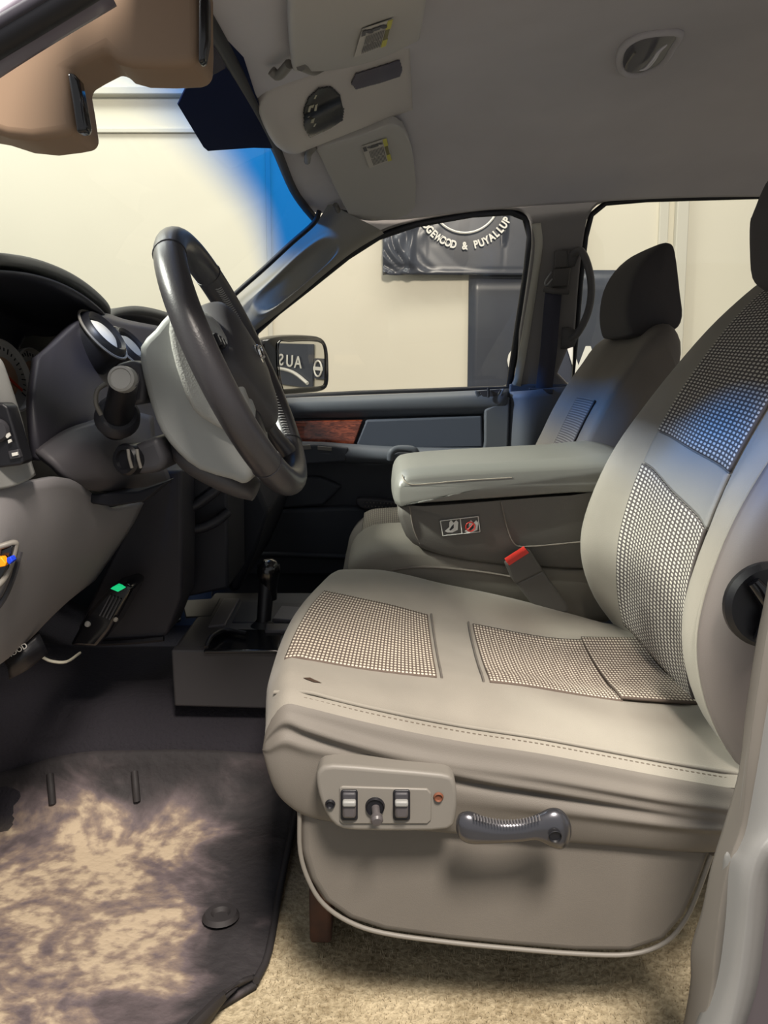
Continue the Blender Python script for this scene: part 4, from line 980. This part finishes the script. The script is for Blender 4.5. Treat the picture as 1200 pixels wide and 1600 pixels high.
# hub pad : domed shield
hub_m = mat('hub_pad', '4a484a', rough=.5, bump=.15, bscale=800)
hl = []
for s, h in ((.99, -.03), (1.0, -.01), (.97, .008), (.88, .020), (.65, .028), (.3, .032)):
    lp = []
    for q in range(16):
        a = 2 * math.pi * q / 16; r = .082 * (1 + .10 * math.cos(4 * a)) * (1.0 if math.cos(a) > 0 else 1.12)
        lp.append(W(r * s, a, h))
    hl.append(lp)
loft('hub_pad', hl, hub_m, sw, 2, 3, ang=60)
for sgn, a0 in ((1, 78), (-1, 78), (1, 152), (-1, 152)):
    a = math.radians(a0) * sgn; w0 = .030 if a0 < 90 else .020
    T = (U * -math.sin(a) + Vy * math.cos(a))
    D = (U * math.cos(a) + Vy * math.sin(a))
    lps = []
    for r, wd, th_, h in ((.055, w0 * 1.5, .016, -.004), (.085, w0 * 1.05, .013, -.006), (.12, w0 * .8, .011, -.006), (.15, w0 * .85, .013, -.002), (.175, w0 * 1.1, .014, 0)):
        c = WC + D * r + Nn * h
        lps.append([c + T * (wd * math.cos(q / 10 * 6.283)) + Nn * (th_ * math.sin(q / 10 * 6.283)) for q in range(10)])
    loft('spoke', lps, leather, sw, 2, 3, ang=70)
    if a0 < 90:
        for k_ in range(3):
            c = WC + D * (.082 + .016 * k_) + Nn * .010; box('cruise_button', c + T * .004, (.010, .016, .006), plast_black, sw, frame_from(Nn), .0015)
            box('button_mark', c + T * .004 + Nn * .0034, (.002, .009, .001), white_m, sw, frame_from(Nn), 0)
# emblem
em = plate('emblem', [[(-.011, .010), (-.004, .013), (.004, .013), (.011, .010), (.009, 0), (.003, -.013), (-.003, -.013), (-.009, 0)]], W(0, 0, .0335), Nn, chrome, sw, th=.002, pix=False, up=U, label='small chrome ram-head shaped badge')
for s in (-1, 1):
    tube('emblem_horn', [W(0, 0, .036) + Vy * s * .004 + U * .010, W(0, 0, .037) + Vy * s * .013 + U * .008, W(0, 0, .036) + Vy * s * .014 - U * .003, W(0, 0, .036) + Vy * s * .009 - U * .006], .0022, chrome, em, seg=6)
# stitches around the inside of the rim near the grips
for a0, a1 in ((40, 75), (90, 140), (-75, -40), (-140, -90)):
    pts = [W(RR - .0168, math.radians(a0 + (a1 - a0) * q / 8), .004) for q in range(9)]
    bm = bmesh.new()
    n_ = 26
    for i in range(n_):
        a = math.radians(a0 + (a1 - a0) * i / n_); h = .004
        tube_bm(bm, [W(RR - .0180, a, h - .004), W(RR - .0198, a + .012, h + .001), W(RR - .0170, a + .02, h + .006)], .0009, 5, 2)
    bmo('stitching', bm, mat('wheel_thread', '8c8a88', rough=.5) if 'wheel_thread' not in MATS else MATS['wheel_thread'], sw, kind='stuff')
# rear cover of the hub (large pale grey housing)
hb_m = mat('housing_grey', 'a3a5a2', rough=.55, bump=.12, bscale=700)
hb2 = mat('housing_grain', 'aeaea9', rough=.6, bump=.9, bscale=420)
extr('rear_housing', [(217, 542), (240, 515), (262, 489), (290, 478), (330, 500), (372, 560), (396, 640), (398, 720), (388, 757), (360, 750), (310, 735), (276, 708), (250, 675), (236, 640), (222, 590)], .985, 1.12, hb_m, sw, bev=.014, seg=5, k=2)
extr('airbag_cover', [(263, 497), (292, 480), (330, 500), (368, 560), (388, 640), (390, 690), (330, 663), (300, 640), (282, 600), (266, 545)], .968, 1.135, hb2, sw, bev=.008, seg=4, k=2)
lps = []
for x, y, rz, ry_ in ((272, 694, .012, .03), (300, 712, .020, .05), (340, 733, .022, .055), (378, 752, .020, .05), (400, 768, .012, .03)):
    c = P(x, y, 1.05); lps.append([c + Vector((.35 * rz * math.sin(q / 10 * 6.283), ry_ * math.cos(q / 10 * 6.283), rz * math.sin(q / 10 * 6.283))) for q in range(10)])
loft('lower_housing', lps, hub_m, sw, 3, 3, ang=70)

# ================================================================ DASHBOARD
db = thing('dashboard', (-.6, 1.3, .45), 'charcoal dashboard with hooded gauges left of the steering wheel', 'dashboard')
dash_top = mat('dash_top', '4b4c4b', rough=.7, bump=.3, bscale=900)
dash_dark = mat('dash_bezel', '35333a', rough=.45, bump=.08, bscale=900)
dash_knee = mat('dash_knee', '8a8788', rough=.6, bump=.15, bscale=900)
box('dash_core', (-.87, 1.40, .56), (.38, 1.28, .40), plast_black, db, bev=.02)
box('firewall_pad', (-1.02, 1.42, .30), (.08, 1.5, .9), mat('firewall_felt', '1c1b20', rough=.9), db, bev=.01)
box('kick_panel', (-.80, .70, .33), (.34, .03, .55), mat('kick', '232228', rough=.7), db, bev=.01)
# instrument hood
lip = [P(-160, 398, .74), P(-70, 392, .82), P(0, 394, .9), P(60, 404, 1.0), (P(110, 424, 1.1)), P(148, 450, 1.2), P(172, 476, 1.30), P(172, 495, 1.34)]
rows = [[p + Vector((-.5, 0, -.10)) for p in lip], [p + Vector((-.3, 0, -.045)) for p in lip], [p + Vector((-.12, 0, -.004)) for p in lip], lip]
o = patch('instrument_hood', rows, dash_top, db, 6, 5, th=.014, flip=True); o.modifiers['thick'].offset = -1
md = o.modifiers.new('b', 'BEVEL'); md.width = .004; md.segments = 2; md.limit_method = 'ANGLE'
# inner dark sleeve of the gauge well
rows = [[p + Vector((-.004, -.004, -.020)) for p in lip], [Vector((p.x - .10, p.y, p.z - .03)) for p in lip], [Vector((-.62, p.y * .9 + .11, p.z - .05)) for p in lip], [Vector((-.63, p.y * .9 + .11, .62)) for p in lip]]
patch('gauge_well', rows, mat('well_black', '1b1c26', rough=.5), db, 5, 4, th=.004)
gface = mat('gauge_face', 'c4c0b8', rough=.5)
for gx, gy, gr in ((-.560, 1.135, .050), (-.565, 1.24, .040), (-.56, 1.02, .050)):
    c = Vector((gx, gy, .762)); n = Vector((1, -.15, .25))
    gg = disc_stack('gauge', c, n, [(0, .002), (gr, .002), (gr * 1.06, .010), (gr * 1.12, .008), (gr * 1.14, -.01)], gface, db, 32)
    Rn = frame_from(n); bm = bmesh.new()
    for i in range(25):
        a = math.radians(-40 + 260 * i / 24); p = Vector((math.cos(a), math.sin(a), 0)) * gr * .88
        box_bm(bm, c + Rn @ (p + Vector((0, 0, .0028))), (.009 if i % 3 == 0 else .005, .0015, .001), Rn @ Matrix.Rotation(a, 3, 'Z'))
    bmo('dial_marks', bm, plast_black, gg, kind='stuff')
    disc_stack('dial_centre', c + Rn @ Vector((0, 0, .003)), n, [(0, .001), (gr * .55, .001), (gr * .6, 0)], mat('dial_cream', 'c8a080', rough=.5), gg, 24)
    box('needle', c + Rn @ Vector((gr * .25, -gr * .2, .006)), (gr * .8, .004, .002), mat('needle_red', 'e04a30', rough=.4), gg, Rn @ Matrix.Rotation(-.7, 3, 'Z'), .0005)
# bezel around the vents
rows = [[P(60, 555, 1.04), P(95, 525, 1.10), P(125, 500, 1.17), P(158, 488, 1.26), P(200, 500, 1.38), P(262, 512, 1.56)],
        [P(52, 620, 1.00), P(85, 590, 1.05), P(125, 565, 1.13), P(165, 560, 1.23), P(212, 570, 1.36), P(270, 580, 1.54)],
        [P(55, 680, .985), P(95, 660, 1.03), P(135, 640, 1.10), P(175, 640, 1.22), P(225, 650, 1.35), P(280, 660, 1.52)],
        [P(62, 720, .99), P(100, 700, 1.04), P(145, 680, 1.10), P(190, 690, 1.22), P(240, 700, 1.35), P(285, 720, 1.50)]]
patch('bezel', rows, dash_dark, db, 6, 6, th=.012, flip=True)
# lower column surround below the bezel
rows = [[P(56, 702, .985), P(100, 672, 1.03), P(145, 656, 1.08), P(190, 640, 1.15), P(240, 650, 1.3)],
        [P(80, 722, .98), P(120, 705, 1.01), P(160, 700, 1.05), P(205, 690, 1.12), P(245, 700, 1.28)],
        [P(108, 748, .99), P(140, 745, 1.02), P(180, 745, 1.06), P(225, 740, 1.14), P(262, 735, 1.28)],
        [P(130, 765, 1.03), P(155, 768, 1.06), P(190, 770, 1.10), P(230, 765, 1.18), P(268, 755, 1.3)]]
patch('column_surround', rows, mat('surround', '4b484b', rough=.55, bump=.1), db, 5, 5, th=.012, flip=True)
# vents
for (cx, cy, Yv, rv) in ((161, 523, 1.20, .037), (203, 543, 1.30, .034)):
    c = P(cx, cy, Yv); n = Vector((.75, -.07, .60))
    v_ = disc_stack('air_vent', c, n, [(rv * 1.25, -.04), (rv * 1.22, -.01), (rv * 1.12, .006), (rv * 1.0, .010), (rv * .86, .006), (rv * .82, -.006), (0, -.006)], plast_black, db, 32)
    disc_stack('vent_disc', c + n.normalized() * -.004, n, [(0, .010), (rv * .6, .009), (rv * .78, .004)], mat('vent_cup_lit', 'd9d6cf', rough=.4) if cx < 200 else plast_silver, v_, 28)  # pale face is the lit vent cup, its light put into the colour
    tube('vent_ring', [c + frame_from(n) @ (Vector((math.cos(q / 20 * 6.283), math.sin(q / 20 * 6.283), 0)) * rv * 1.27) for q in range(20)], .0022, plast_grey, v_, seg=6, k=2, closed=True)
# side trim with lamp switches
sid = [[(-230, 520), (-110, 540), (-20, 553), (2, 562), (14, 590)], [(-230, 640), (-110, 642), (-10, 640), (22, 645), (36, 660)], [(-230, 735), (-110, 740), (0, 735), (32, 728), (48, 715)], [(-230, 775), (-110, 778), (0, 765), (40, 752), (56, 742)]]
dep = [.70, .76, .83, .855, .875]
patch('switch_trim', [[P(x, y, d) for (x, y), d in zip(r, dep)] for r in sid], plast_silver, db, 5, 5, th=.012, flip=True)
t2 = extr('lamp_switch_panel', [(-60, 628), (4, 630), (12, 636), (22, 670), (37, 722), (32, 727), (0, 731), (-60, 735)], .826, .85, plast_black, db, bev=.003)
extr('fog_button', [(12, 705), (28, 702), (32, 715), (15, 718)], .822, .83, plast_char, t2, bev=.001)
for px_ in ([(18, 708), (27, 706), (28, 711), (19, 713)], [(7, 680), (14, 676), (16, 681), (11, 685)], [(12, 688), (16, 686), (18, 690), (13, 693)]):
    extr('switch_mark', px_, .8205, .8225, white_m, t2, bev=0)
disc_stack('dimmer_wheel', P(-4, 672, .826), (0.3, -1, 0), [(.013, 0), (.013, .006), (.010, .010), (0, .010)], plast_char, t2, 20)
# knee panel
rows = [[P(-260, 790, .70), P(-60, 775, .80), P(0, 762, .84), P(60, 752, .90), P(108, 748, .97), P(150, 775, 1.08), P(180, 795, 1.16), P(225, 786, 1.28)],
        [P(-260, 860, .70), P(-60, 840, .79), P(0, 830, .83), P(55, 825, .90), P(100, 820, .97), P(140, 825, 1.07), P(170, 830, 1.15), P(205, 825, 1.27)],
        [P(-260, 960, .72), P(-60, 930, .81), P(0, 915, .85), P(45, 905, .92), P(85, 895, .99), P(120, 885, 1.08), P(145, 878, 1.16), P(175, 870, 1.27)],
        [P(-260, 1090, .78), P(-60, 1055, .87), P(-5, 1032, .91), P(30, 1005, .97), P(55, 985, 1.03), P(85, 955, 1.11), P(115, 930, 1.18), P(150, 905, 1.27)],
        [P(-260, 1110, .90), P(-60, 1070, 1.0), P(0, 1035, 1.03), P(35, 1008, 1.08), P(60, 985, 1.14), P(90, 955, 1.2), P(118, 930, 1.26), P(150, 905, 1.3)]]
patch('knee_panel', rows, dash_knee, db, 5, 5, th=.012, flip=True)
extr('column_gap_shade', [(120, 770), (150, 772), (215, 768), (262, 752), (225, 784), (175, 792), (145, 788), (128, 778)], 1.06, 1.10, mat('gap_shade', '0c0e1a', rough=.7), db, bev=.003)  # dark block; the gap's shade is put in as its colour
# small pocket with clips on the near knee panel
pk = tube('pocket_rim', [P(-30, 862, .828), P(0, 854, .832), (P(22, 848, .842)), P(24, 856, .844), P(14, 890, .84), P(0, 912, .835), P(-30, 935, .825)], .0035, plast_grey, db, seg=8)
extr('pocket_floor', [(-40, 866), (0, 858), (20, 853), (12, 888), (0, 908), (-40, 930)], .835, .85, gloss_black, db, bev=.002)
extr('orange_clip', [(-8, 872), (2, 871), (9, 880), (8, 885), (-8, 888)], .824, .834, mat('orange_clip', 'ff9a10', rough=.35), db, bev=.001)
extr('blue_clip', [(10, 872), (16, 870), (20, 877), (14, 883), (10, 878)], .824, .834, mat('blue_clip', '1c3fd0', rough=.35), db, bev=.001)
tube('pocket_crease', [P(-40, 985, .84), P(0, 945, .855), P(20, 905, .862), P(32, 862, .87)], .003, plast_char, db, seg=6)
# second hood over the centre of the dash
lip2 = [P(170, 492, 1.34), P(182, 482, 1.40), P(215, 478, 1.52), P(255, 486, 1.70), P(290, 500, 1.9), P(320, 520, 2.1)]
rows = [[p + Vector((-.5, 0, -.14)) for p in lip2], [p + Vector((-.25, 0, -.04)) for p in lip2], lip2]
patch('center_hood', rows, dash_top, db, 6, 5, th=.014, flip=True)
rows = [[p + Vector((-.01, 0, -.015)) for p in lip2], [p + Vector((-.06, 0, -.05)) for p in lip2], [Vector((p.x + .0, p.y, .70)) for p in lip2]]
patch('center_face', rows, mat('center_face', '1e2029', rough=.55), db, 5, 5, th=.01, flip=True)
# centre stack and its lower bin
cst = mat('stack_side', '2b2a31', rough=.6, bump=.1, bscale=900)
extr('stack_side', [(225, 735), (283, 735), (285, 830), (284, 935), (262, 990), (255, 997), (150, 1003), (120, 985), (165, 890), (215, 790)], 1.305, 1.40, cst, db, bev=.006)
tube('stack_edge', [P(150, 1005, 1.30), P(200, 1003, 1.30), P(256, 998, 1.30)], .005, rubber, db, seg=6)
extr('lower_bin', [(250, 735), (352, 735), (354, 750), (330, 765), (300, 790), (272, 800), (258, 780)], 1.40, 1.60, mat('bin_dark', '14161f', rough=.5), db, bev=.008)
tube('bin_lip', [P(256, 745, 1.39), P(262, 772, 1.39), P(275, 794, 1.385), P(300, 792, 1.39), P(330, 772, 1.40), P(356, 748, 1.42)], .010, mat('bin_lip', '24242b', rough=.5), db, seg=8)
tube('bin_lip', [P(285, 826, 1.40), P(310, 826, 1.40), P(335, 816, 1.41), P(356, 800, 1.43)], .010, MATS['bin_lip'], db, seg=8)
tube('bin_tab', [P(291, 750, 1.385), P(292, 768, 1.385)], .0022, plast_grey, db, seg=6, k=1)
extr('stack_lower', [(284, 800), (355, 760), (357, 920), (284, 935)], 1.44, 1.62, mat('stack_dark', '1d1e27', rough=.6), db, bev=.006)
extr('dash_body', [(357, 752), (400, 752), (420, 800), (400, 860), (372, 925), (357, 925)], 1.66, 2.1, mat('dash_body', '171a24', rough=.6), db, bev=.01)
# stalk
t = thing('turn_signal_stalk', P(178, 650, 1.02), 'short black column stalk with a pale round tip, left of the wheel', 'stalk')
a = P(184, 650, 1.03); b = P(196, 589, .93)
tube('stalk_arm', [a + (a - b) * .3, a, a.lerp(b, .5), b], lambda q: .021 - .005 * q, plast_black, t, seg=20)
nst = (b - a).normalized()
disc_stack('tip', b + nst * -.004 + Vector((0, -.014, 0)), Vector((.1, -1, .1)), [(.0165, -.016), (.0155, .002), (.0125, .004), (.0115, .0025), (0, .0025)], plast_silver, t, 24)
disc_stack('collar', a + nst * .004, nst, [(.03, -.012), (.029, 0), (.024, .006), (0, .006)], plast_char, t, 24)
extr('stalk_bracket', [(178, 570), (205, 562), (222, 568), (228, 600), (225, 630), (205, 635), (200, 600), (180, 590)], .99, 1.06, plast_char, t, bev=.006)
tube('loop', [P(165, 600, 1.0), P(152, 610, .995), P(150, 630, .995), P(158, 648, 1.0)], .003, plast_grey, t, seg=8)
# ignition barrel
t = thing('ignition_lock', P(212, 720, .97), 'dark ignition barrel and housing below the column stalk', 'ignition lock')
extr('barrel_housing', [(200, 700), (222, 690), (246, 680), (262, 718), (252, 738), (226, 742), (205, 740)], .985, 1.08, plast_char, t, bev=.010, seg=4)
kc3 = P(198, 718, .985)
disc_stack('barrel', kc3, Vector((-.45, -1, .05)), [(.021, -.03), (.021, .002), (.018, .006), (.013, .006), (.012, .002), (0, .002)], plast_black, t, 24)
for dx in (200, 214): tube('key_fin', [P(dx, 702, .968), P(dx + 2, 716, .966), P(dx + 6, 731, .968)], .0022, plast_grey, t, seg=8)
# brake controller under the dash with green light
t = thing('brake_controller', P(150, 985, 1.2), 'black control box with a green light hanging under the dashboard', 'control box')
extr('box', [(196, 912), (208, 918), (200, 935), (172, 985), (150, 1012), (108, 1010), (135, 960), (170, 920)], 1.20, 1.27, gloss_black, t, bev=.006)
extr('green_light', [(172, 920), (183, 914), (195, 919), (184, 925)], 1.194, 1.204, mat('green_led', '16b070', rough=.3, emis='12a868'), t, bev=.001)
disc_stack('screw', P(137, 975, 1.198), (0, -1, 0), [(0, .004), (.004, .003), (.005, 0)], plast_silver, t, 16)
disc_stack('screw', P(181, 968, 1.198), (0, -1, 0), [(0, .004), (.003, .003), (.004, 0)], plast_grey, t, 16)
for k_ in range(4): tube('slot', [P(176 - 3 + k_ * 5, 930 + k_ * 2, 1.197), P(156 + k_ * 5, 962 + k_ * 2, 1.197)], .0015, plast_char, t, seg=5, k=1)
tube('under_dash_cable', [P(48, 1018, 1.1), P(65, 1026, 1.1), P(80, 1033, 1.1), P(104, 1034, 1.12), P(125, 1020, 1.2)], .0022, mat('cable_pale', 'c9c5b4', rough=.5), t, seg=6)
t = thing('hood_release', P(28, 1020, 1.0), 'black hood release lever marked HOOD under the dashboard edge', 'lever')
rows = [[P(4, 1030, 1.0), P(30, 1012, 1.0), P(62, 990, 1.02)], [P(12, 1045, .995), P(36, 1030, .995), P(70, 1008, 1.02)], [P(14, 1062, 1.01), P(44, 1046, 1.01), P(76, 1020, 1.03)]]
patch('lever', rows, plast_black, t, 4, 4, th=.008, flip=True)
join_meshes('lettering', [text_mesh('HOOD', .0105, Matrix.Translation(P(26, 1017, .985)) @ RX @ Matrix.Rotation(.52, 4, 'Z'), ext=.0004)], white_m, t)
# pedal
t = thing('brake_pedal', (-.60, 1.16, .12), 'black rubber brake pedal low in the dark footwell', 'pedal')
box('pad', (-.66, 1.08, .19), (.03, .12, .08), mat_edge, t, Matrix.Rotation(-.6, 3, 'Y'), .008)
tube('pedal_arm', [(-.67, 1.08, .2), (-.70, 1.08, .32), (-.66, 1.08, .5)], .010, plast_black, t, seg=8)

# ================================================================ FLOOR CONSOLE + SHIFTER
t = thing('floor_console', (-.1, 1.45, .18), 'charcoal floor console with shallow trays under the shift lever', 'console')
fc = mat('floor_console', '3a393c', rough=.55, bump=.12, bscale=900); fcd = mat('console_tray', '1d1e24', rough=.5)
zt_ = P(267, 1014, 1.28).z; xl = P(268, 1014, 1.28).x
extr('side_panel', [(267, 1016), (272, 1104), (560, 1112), (700, 1112), (700, 1018)], 1.275, 1.30, fc, t, bev=.004)
box('top', ((xl + .12) / 2, 1.45, zt_ - .02), (.12 - xl, .33, .04), fc, t, bev=.008)
box('body', ((xl + .12) / 2 , 1.46, zt_ - .07), (.11 - xl, .30, .10), fcd, t, bev=.008)
def flat(name, px, z, h, m, bev=.002, k=0):
    pts = [PZ(x, y, z) for x, y in px]
    if k: pts = spline(pts, k, True)
    n = len(pts); return_ = mk(name, [p for p in pts] + [p - Vector((0, 0, h)) for p in pts], [tuple(range(n)), tuple(range(2 * n - 1, n - 1, -1))] + [(i, (i + 1) % n, (i + 1) % n + n, i + n) for i in range(n)], m, t)
    if bev: md = return_.modifiers.new('b', 'BEVEL'); md.width = bev; md.segments = 2; md.limit_method = 'ANGLE'
    return return_
flat('front_tray', [(284, 938), (345, 934), (330, 962), (290, 964)], zt_ + .001, .004, fcd)
flat('tray_rim', [(350, 934), (375, 934), (352, 975), (325, 978)], zt_ + .004, .006, mat('tray_rim', '57555a', rough=.5))
flat('shift_well', [(376, 940), (480, 942), (470, 972), (362, 972)], zt_ + .002, .004, fcd)
flat('cup_tray', [(335, 992), (350, 982), (440, 984), (436, 1016), (318, 1016)], zt_ + .003, .006, gloss_black)
flat('tray_bar', [(416, 974), (470, 974), (460, 985), (414, 985)], zt_ + .008, .008, MATS['tray_rim'])
flat('tray_bar', [(440, 946), (470, 948), (455, 968), (425, 966)], zt_ + .008, .008, MATS['tray_rim'])
tube('tray_hook', [PZ(322, 1012, zt_ + .006), PZ(330, 995, zt_ + .015), PZ(352, 984, zt_ + .012), PZ(385, 990, zt_ + .010)], .004, plast_black, t, seg=8)
disc_stack('latch_knob', PZ(276, 966, zt_ + .008), (0, -.6, .8), [(.008, -.004), (.008, .002), (.005, .005), (0, .005)], chrome, t, 16)
t = thing('shift_lever', P(412, 985, 1.40), 'black floor shift lever with a glossy ball knob', 'lever')
a = P(411, 988, 1.40); b = P(417, 905, 1.42)
tube('shaft', [a + Vector((0, 0, -.03)), a, a.lerp(b, .5), b], lambda q: .0115 + .004 * q, plast_black, t, seg=14)
disc_stack('knob', P(420, 912, 1.42), (0, 0, 1), [(.015, -.03), (.016, -.01), (.019, .01), (.0225, .024), (.0215, .036), (.015, .045), (.008, .048), (0, .048)], gloss_black, t, 28)
disc_stack('boot', a - Vector((0, 0, .005)), (0, 0, 1), [(.04, 0), (.03, .008), (.022, .02), (.013, .028)], rubber, t, 20)

# ================================================================ PASSENGER DOOR
dr = thing('passenger_door', (.05, 2.17, .1), 'slate grey passenger door panel with burl wood strip and pull handle', 'door')
D0 = (0, 2.165, 0); DN = (0, -1, 0)
extr('panel', [(330, 640), (797, 610), (790, 900), (780, 1010), (330, 1010)], 2.17, 2.22, door_dk, dr, bev=.01)
rows = [[P(x, y, 2.185) for x, y in ((380, 624), (447, 622), (560, 618), (700, 612), (795, 607))],
        [P(x, y, 2.15) for x, y in ((380, 632), (447, 630), (560, 626), (700, 620), (793, 615))],
        [P(x, y, 2.145) for x, y in ((380, 645), (447, 644), (560, 641), (700, 637), (790, 634))],
        [P(x, y, 2.17) for x, y in ((380, 660), (447, 656), (560, 654), (700, 650), (760, 648))]]
patch('window_ledge', rows, door_m, dr, 6, 5, th=.012, flip=True)
extr('wood_strip', [(430, 659), (567, 656), (553, 695), (500, 692), (430, 690)], 2.150, 2.165, wood, dr, bev=.003)
extr('upholstered_panel', [(572, 656), (753, 650), (755, 700), (640, 702), (562, 700), (556, 694)], 2.152, 2.175, mat('door_cloth', '4b5260', rough=.7, bump=.2, bscale=900), dr, bev=.006)
extr('rear_trim', [(757, 640), (797, 620), (794, 720), (752, 720), (757, 690)], 2.145, 2.175, door_m, dr, bev=.006)
lps = []
for x, y, rz, ry_ in ((420, 706, .018, .03), (445, 706, .028, .035), (500, 706, .028, .04), (545, 708, .026, .04), (620, 712, .025, .045), (700, 712, .022, .045), (750, 711, .02, .04), (760, 711, .008, .02)):
    c = P(x, y, 2.11); lps.append([c + Vector((0, ry_ * math.cos(q / 12 * 6.283), rz * math.sin(q / 12 * 6.283))) for q in range(12)])
loft('armrest', lps, door_m, dr, 2, 3, ang=70)
extr('switch_pod', [(430, 694), (500, 694), (545, 700), (540, 722), (480, 726), (430, 722)], 2.07, 2.10, door_dk, dr, bev=.006)
extr('window_switch', [(472, 696), (484, 695), (486, 702), (474, 703)], 2.065, 2.075, plast_grey, dr, bev=.001)
extr('window_switch', [(496, 697), (518, 699), (518, 705), (496, 703)], 2.065, 2.075, plast_grey, dr, bev=.001)
tube('pull_bar', [P(610, 718, 2.06), P(612, 706, 2.055), P(625, 701, 2.06), P(648, 704, 2.06), P(652, 722, 2.07)], .010, door_m, dr, seg=10)
lh = extr('lower_handle', [(556, 781), (566, 778), (600, 781), (626, 786), (628, 800), (600, 799), (570, 797), (558, 790)], 2.10, 2.13, plast_char, dr, bev=.008, seg=4, k=2, label='studded slate pull bar low on the door')
bm = bmesh.new()
for i in range(11):
    for j in range(2):
        p = P(568 + i * 5.4 + j * 2.5, 785 + j * 6 + i * .25, 2.098)
        bmesh.ops.create_icosphere(bm, subdivisions=1, radius=.0022, matrix=Matrix.Translation(p))
bmo('studs', bm, plast_grey, lh, kind='stuff')
extr('map_pocket', [(372, 800), (545, 792), (640, 800), (640, 900), (372, 900)], 2.13, 2.17, door_dk, dr, bev=.01)
extr('door_grille', [(372, 742), (500, 745), (535, 760), (505, 790), (372, 800)], 2.14, 2.17, door_dk, dr, bev=.008)
tube('map_pocket_lip', [P(370, 868, 2.12), P(430, 866, 2.12), P(545, 870, 2.12)], .008, door_dk, dr, seg=8)
lk = patch('lock_recess', [[P(x, y, 2.146) for x, y in ((742, 610), (748, 624), (764, 629), (780, 623), (788, 607))], [P(x, y, 2.150) for x, y in ((748, 611), (754, 619), (764, 622), (776, 618), (782, 608))]], door_m, dr, 4, 3, th=.004)
extr('lock_well', [(748, 611), (754, 619), (764, 622), (776, 618), (782, 608)], 2.1465, 2.15, plast_char, dr, bev=0)
tube('lock_pin', [P(763, 606, 2.14), P(763, 621, 2.135)], .0035, plast_black, dr, seg=8, k=1)
struct(extr('wall_left', [(797, 600), (960, 600), (1600, 610), (1600, 1100), (40, 1200), (40, 740), (330, 740), (330, 1000), (785, 1000)], 2.19, 2.25, mat('lower_side', '4e545e', rough=.6), None, bev=.004))
rows = [[P(797, 612, 2.16), P(825, 610, 2.14), P(862, 606, 2.15), P(895, 604, 2.17)], [P(793, 660, 2.16), P(822, 662, 2.13), P(858, 660, 2.15), P(885, 660, 2.17)], [P(788, 730, 2.16), P(818, 730, 2.13), P(850, 730, 2.15), P(880, 730, 2.17)], [P(785, 800, 2.16), P(815, 800, 2.13), P(845, 800, 2.15), P(875, 800, 2.17)]]
struct(patch('trim_12', rows, door_m, None, 4, 4, th=.01, flip=True))
# seat belt on the far pillar
t = thing('seat_belt', PS(862, 640), 'dark passenger seat belt hanging from the far door pillar', 'seat belt')
bl = mat('belt_web', '3a3844', rough=.7, bump=.4, bscale=700)
BL = [(866, 455, .03), (862, 500, .032), (858, 550, .034), (852, 600, .036), (848, 655, .038)]
rows = [[PS(x - 14, y, -d) for x, y, d in BL], [PS(x + 12, y, -d) for x, y, d in BL]]
patch('webbing', rows, bl, t, 6, 2, th=.002)
gt = mat('belt_guide', '57534f', rough=.5)
def ps_box(name, pxq, d0, d1, m, bev=.003):
    a = [PS(x, y, -d0) for x, y in pxq]; b_ = [PS(x, y, -d1) for x, y in pxq]; n = len(a)
    o = mk(name, a + b_, [tuple(range(n)), tuple(range(2 * n - 1, n - 1, -1))] + [(i, (i + 1) % n, (i + 1) % n + n, i + n) for i in range(n)], m, t)
    md = o.modifiers.new('b', 'BEVEL'); md.width = bev; md.segments = 3; return o
ps_box('height_slider', [(866, 392), (886, 390), (888, 418), (866, 420)], 0, .02, gt, .004)
ps_box('anchor_cover', [(864, 420), (892, 418), (888, 448), (862, 450)], 0, .025, gt, .005)
tube('guide_loop', [PS(850, 452, -.03), PS(866, 455, -.038), PS(888, 456, -.034)], .008, gt, t, seg=10)
tube('wire_clip', [PS(862, 425, -.02), PS(852, 440, -.03), PS(854, 446, -.03), PS(863, 436, -.024)], .0022, plast_silver, t, seg=6)
ps_box('retractor_mouth', [(826, 606), (866, 608), (864, 616), (828, 614)], .02, .05, plast_char, .003)
tube('thread_tail', [PS(841, 622, -.045), PS(842, 636, -.045)], .0012, thread, t, seg=5, k=1)
t = thing('grab_handle', PS(912, 460), 'curved grey grab handle on the far door pillar beside the passenger headrest', 'handle')
hp_ = mat('handle_taupe', '5d5a58', rough=.6, bump=.1)
tube('grip', [PS(893, 398, -.005), PS(908, 392, -.02), PS(920, 420, -.035), PS(924, 455, -.04), PS(918, 490, -.035), PS(903, 520, -.02), PS(893, 528, -.005)], .0135, hp_, t, seg=12, ry=.010)
for a_, b_ in ((390, 420), (512, 545)):
    o = patch('mount', [[PS(878, a_, -.004), PS(890, a_, -.012), PS(906, a_ + 6, -.012)], [PS(876, b_, -.004), PS(886, b_, -.012), PS(898, b_ - 4, -.012)]], hp_, t, 4, 4, th=.01, flip=True)
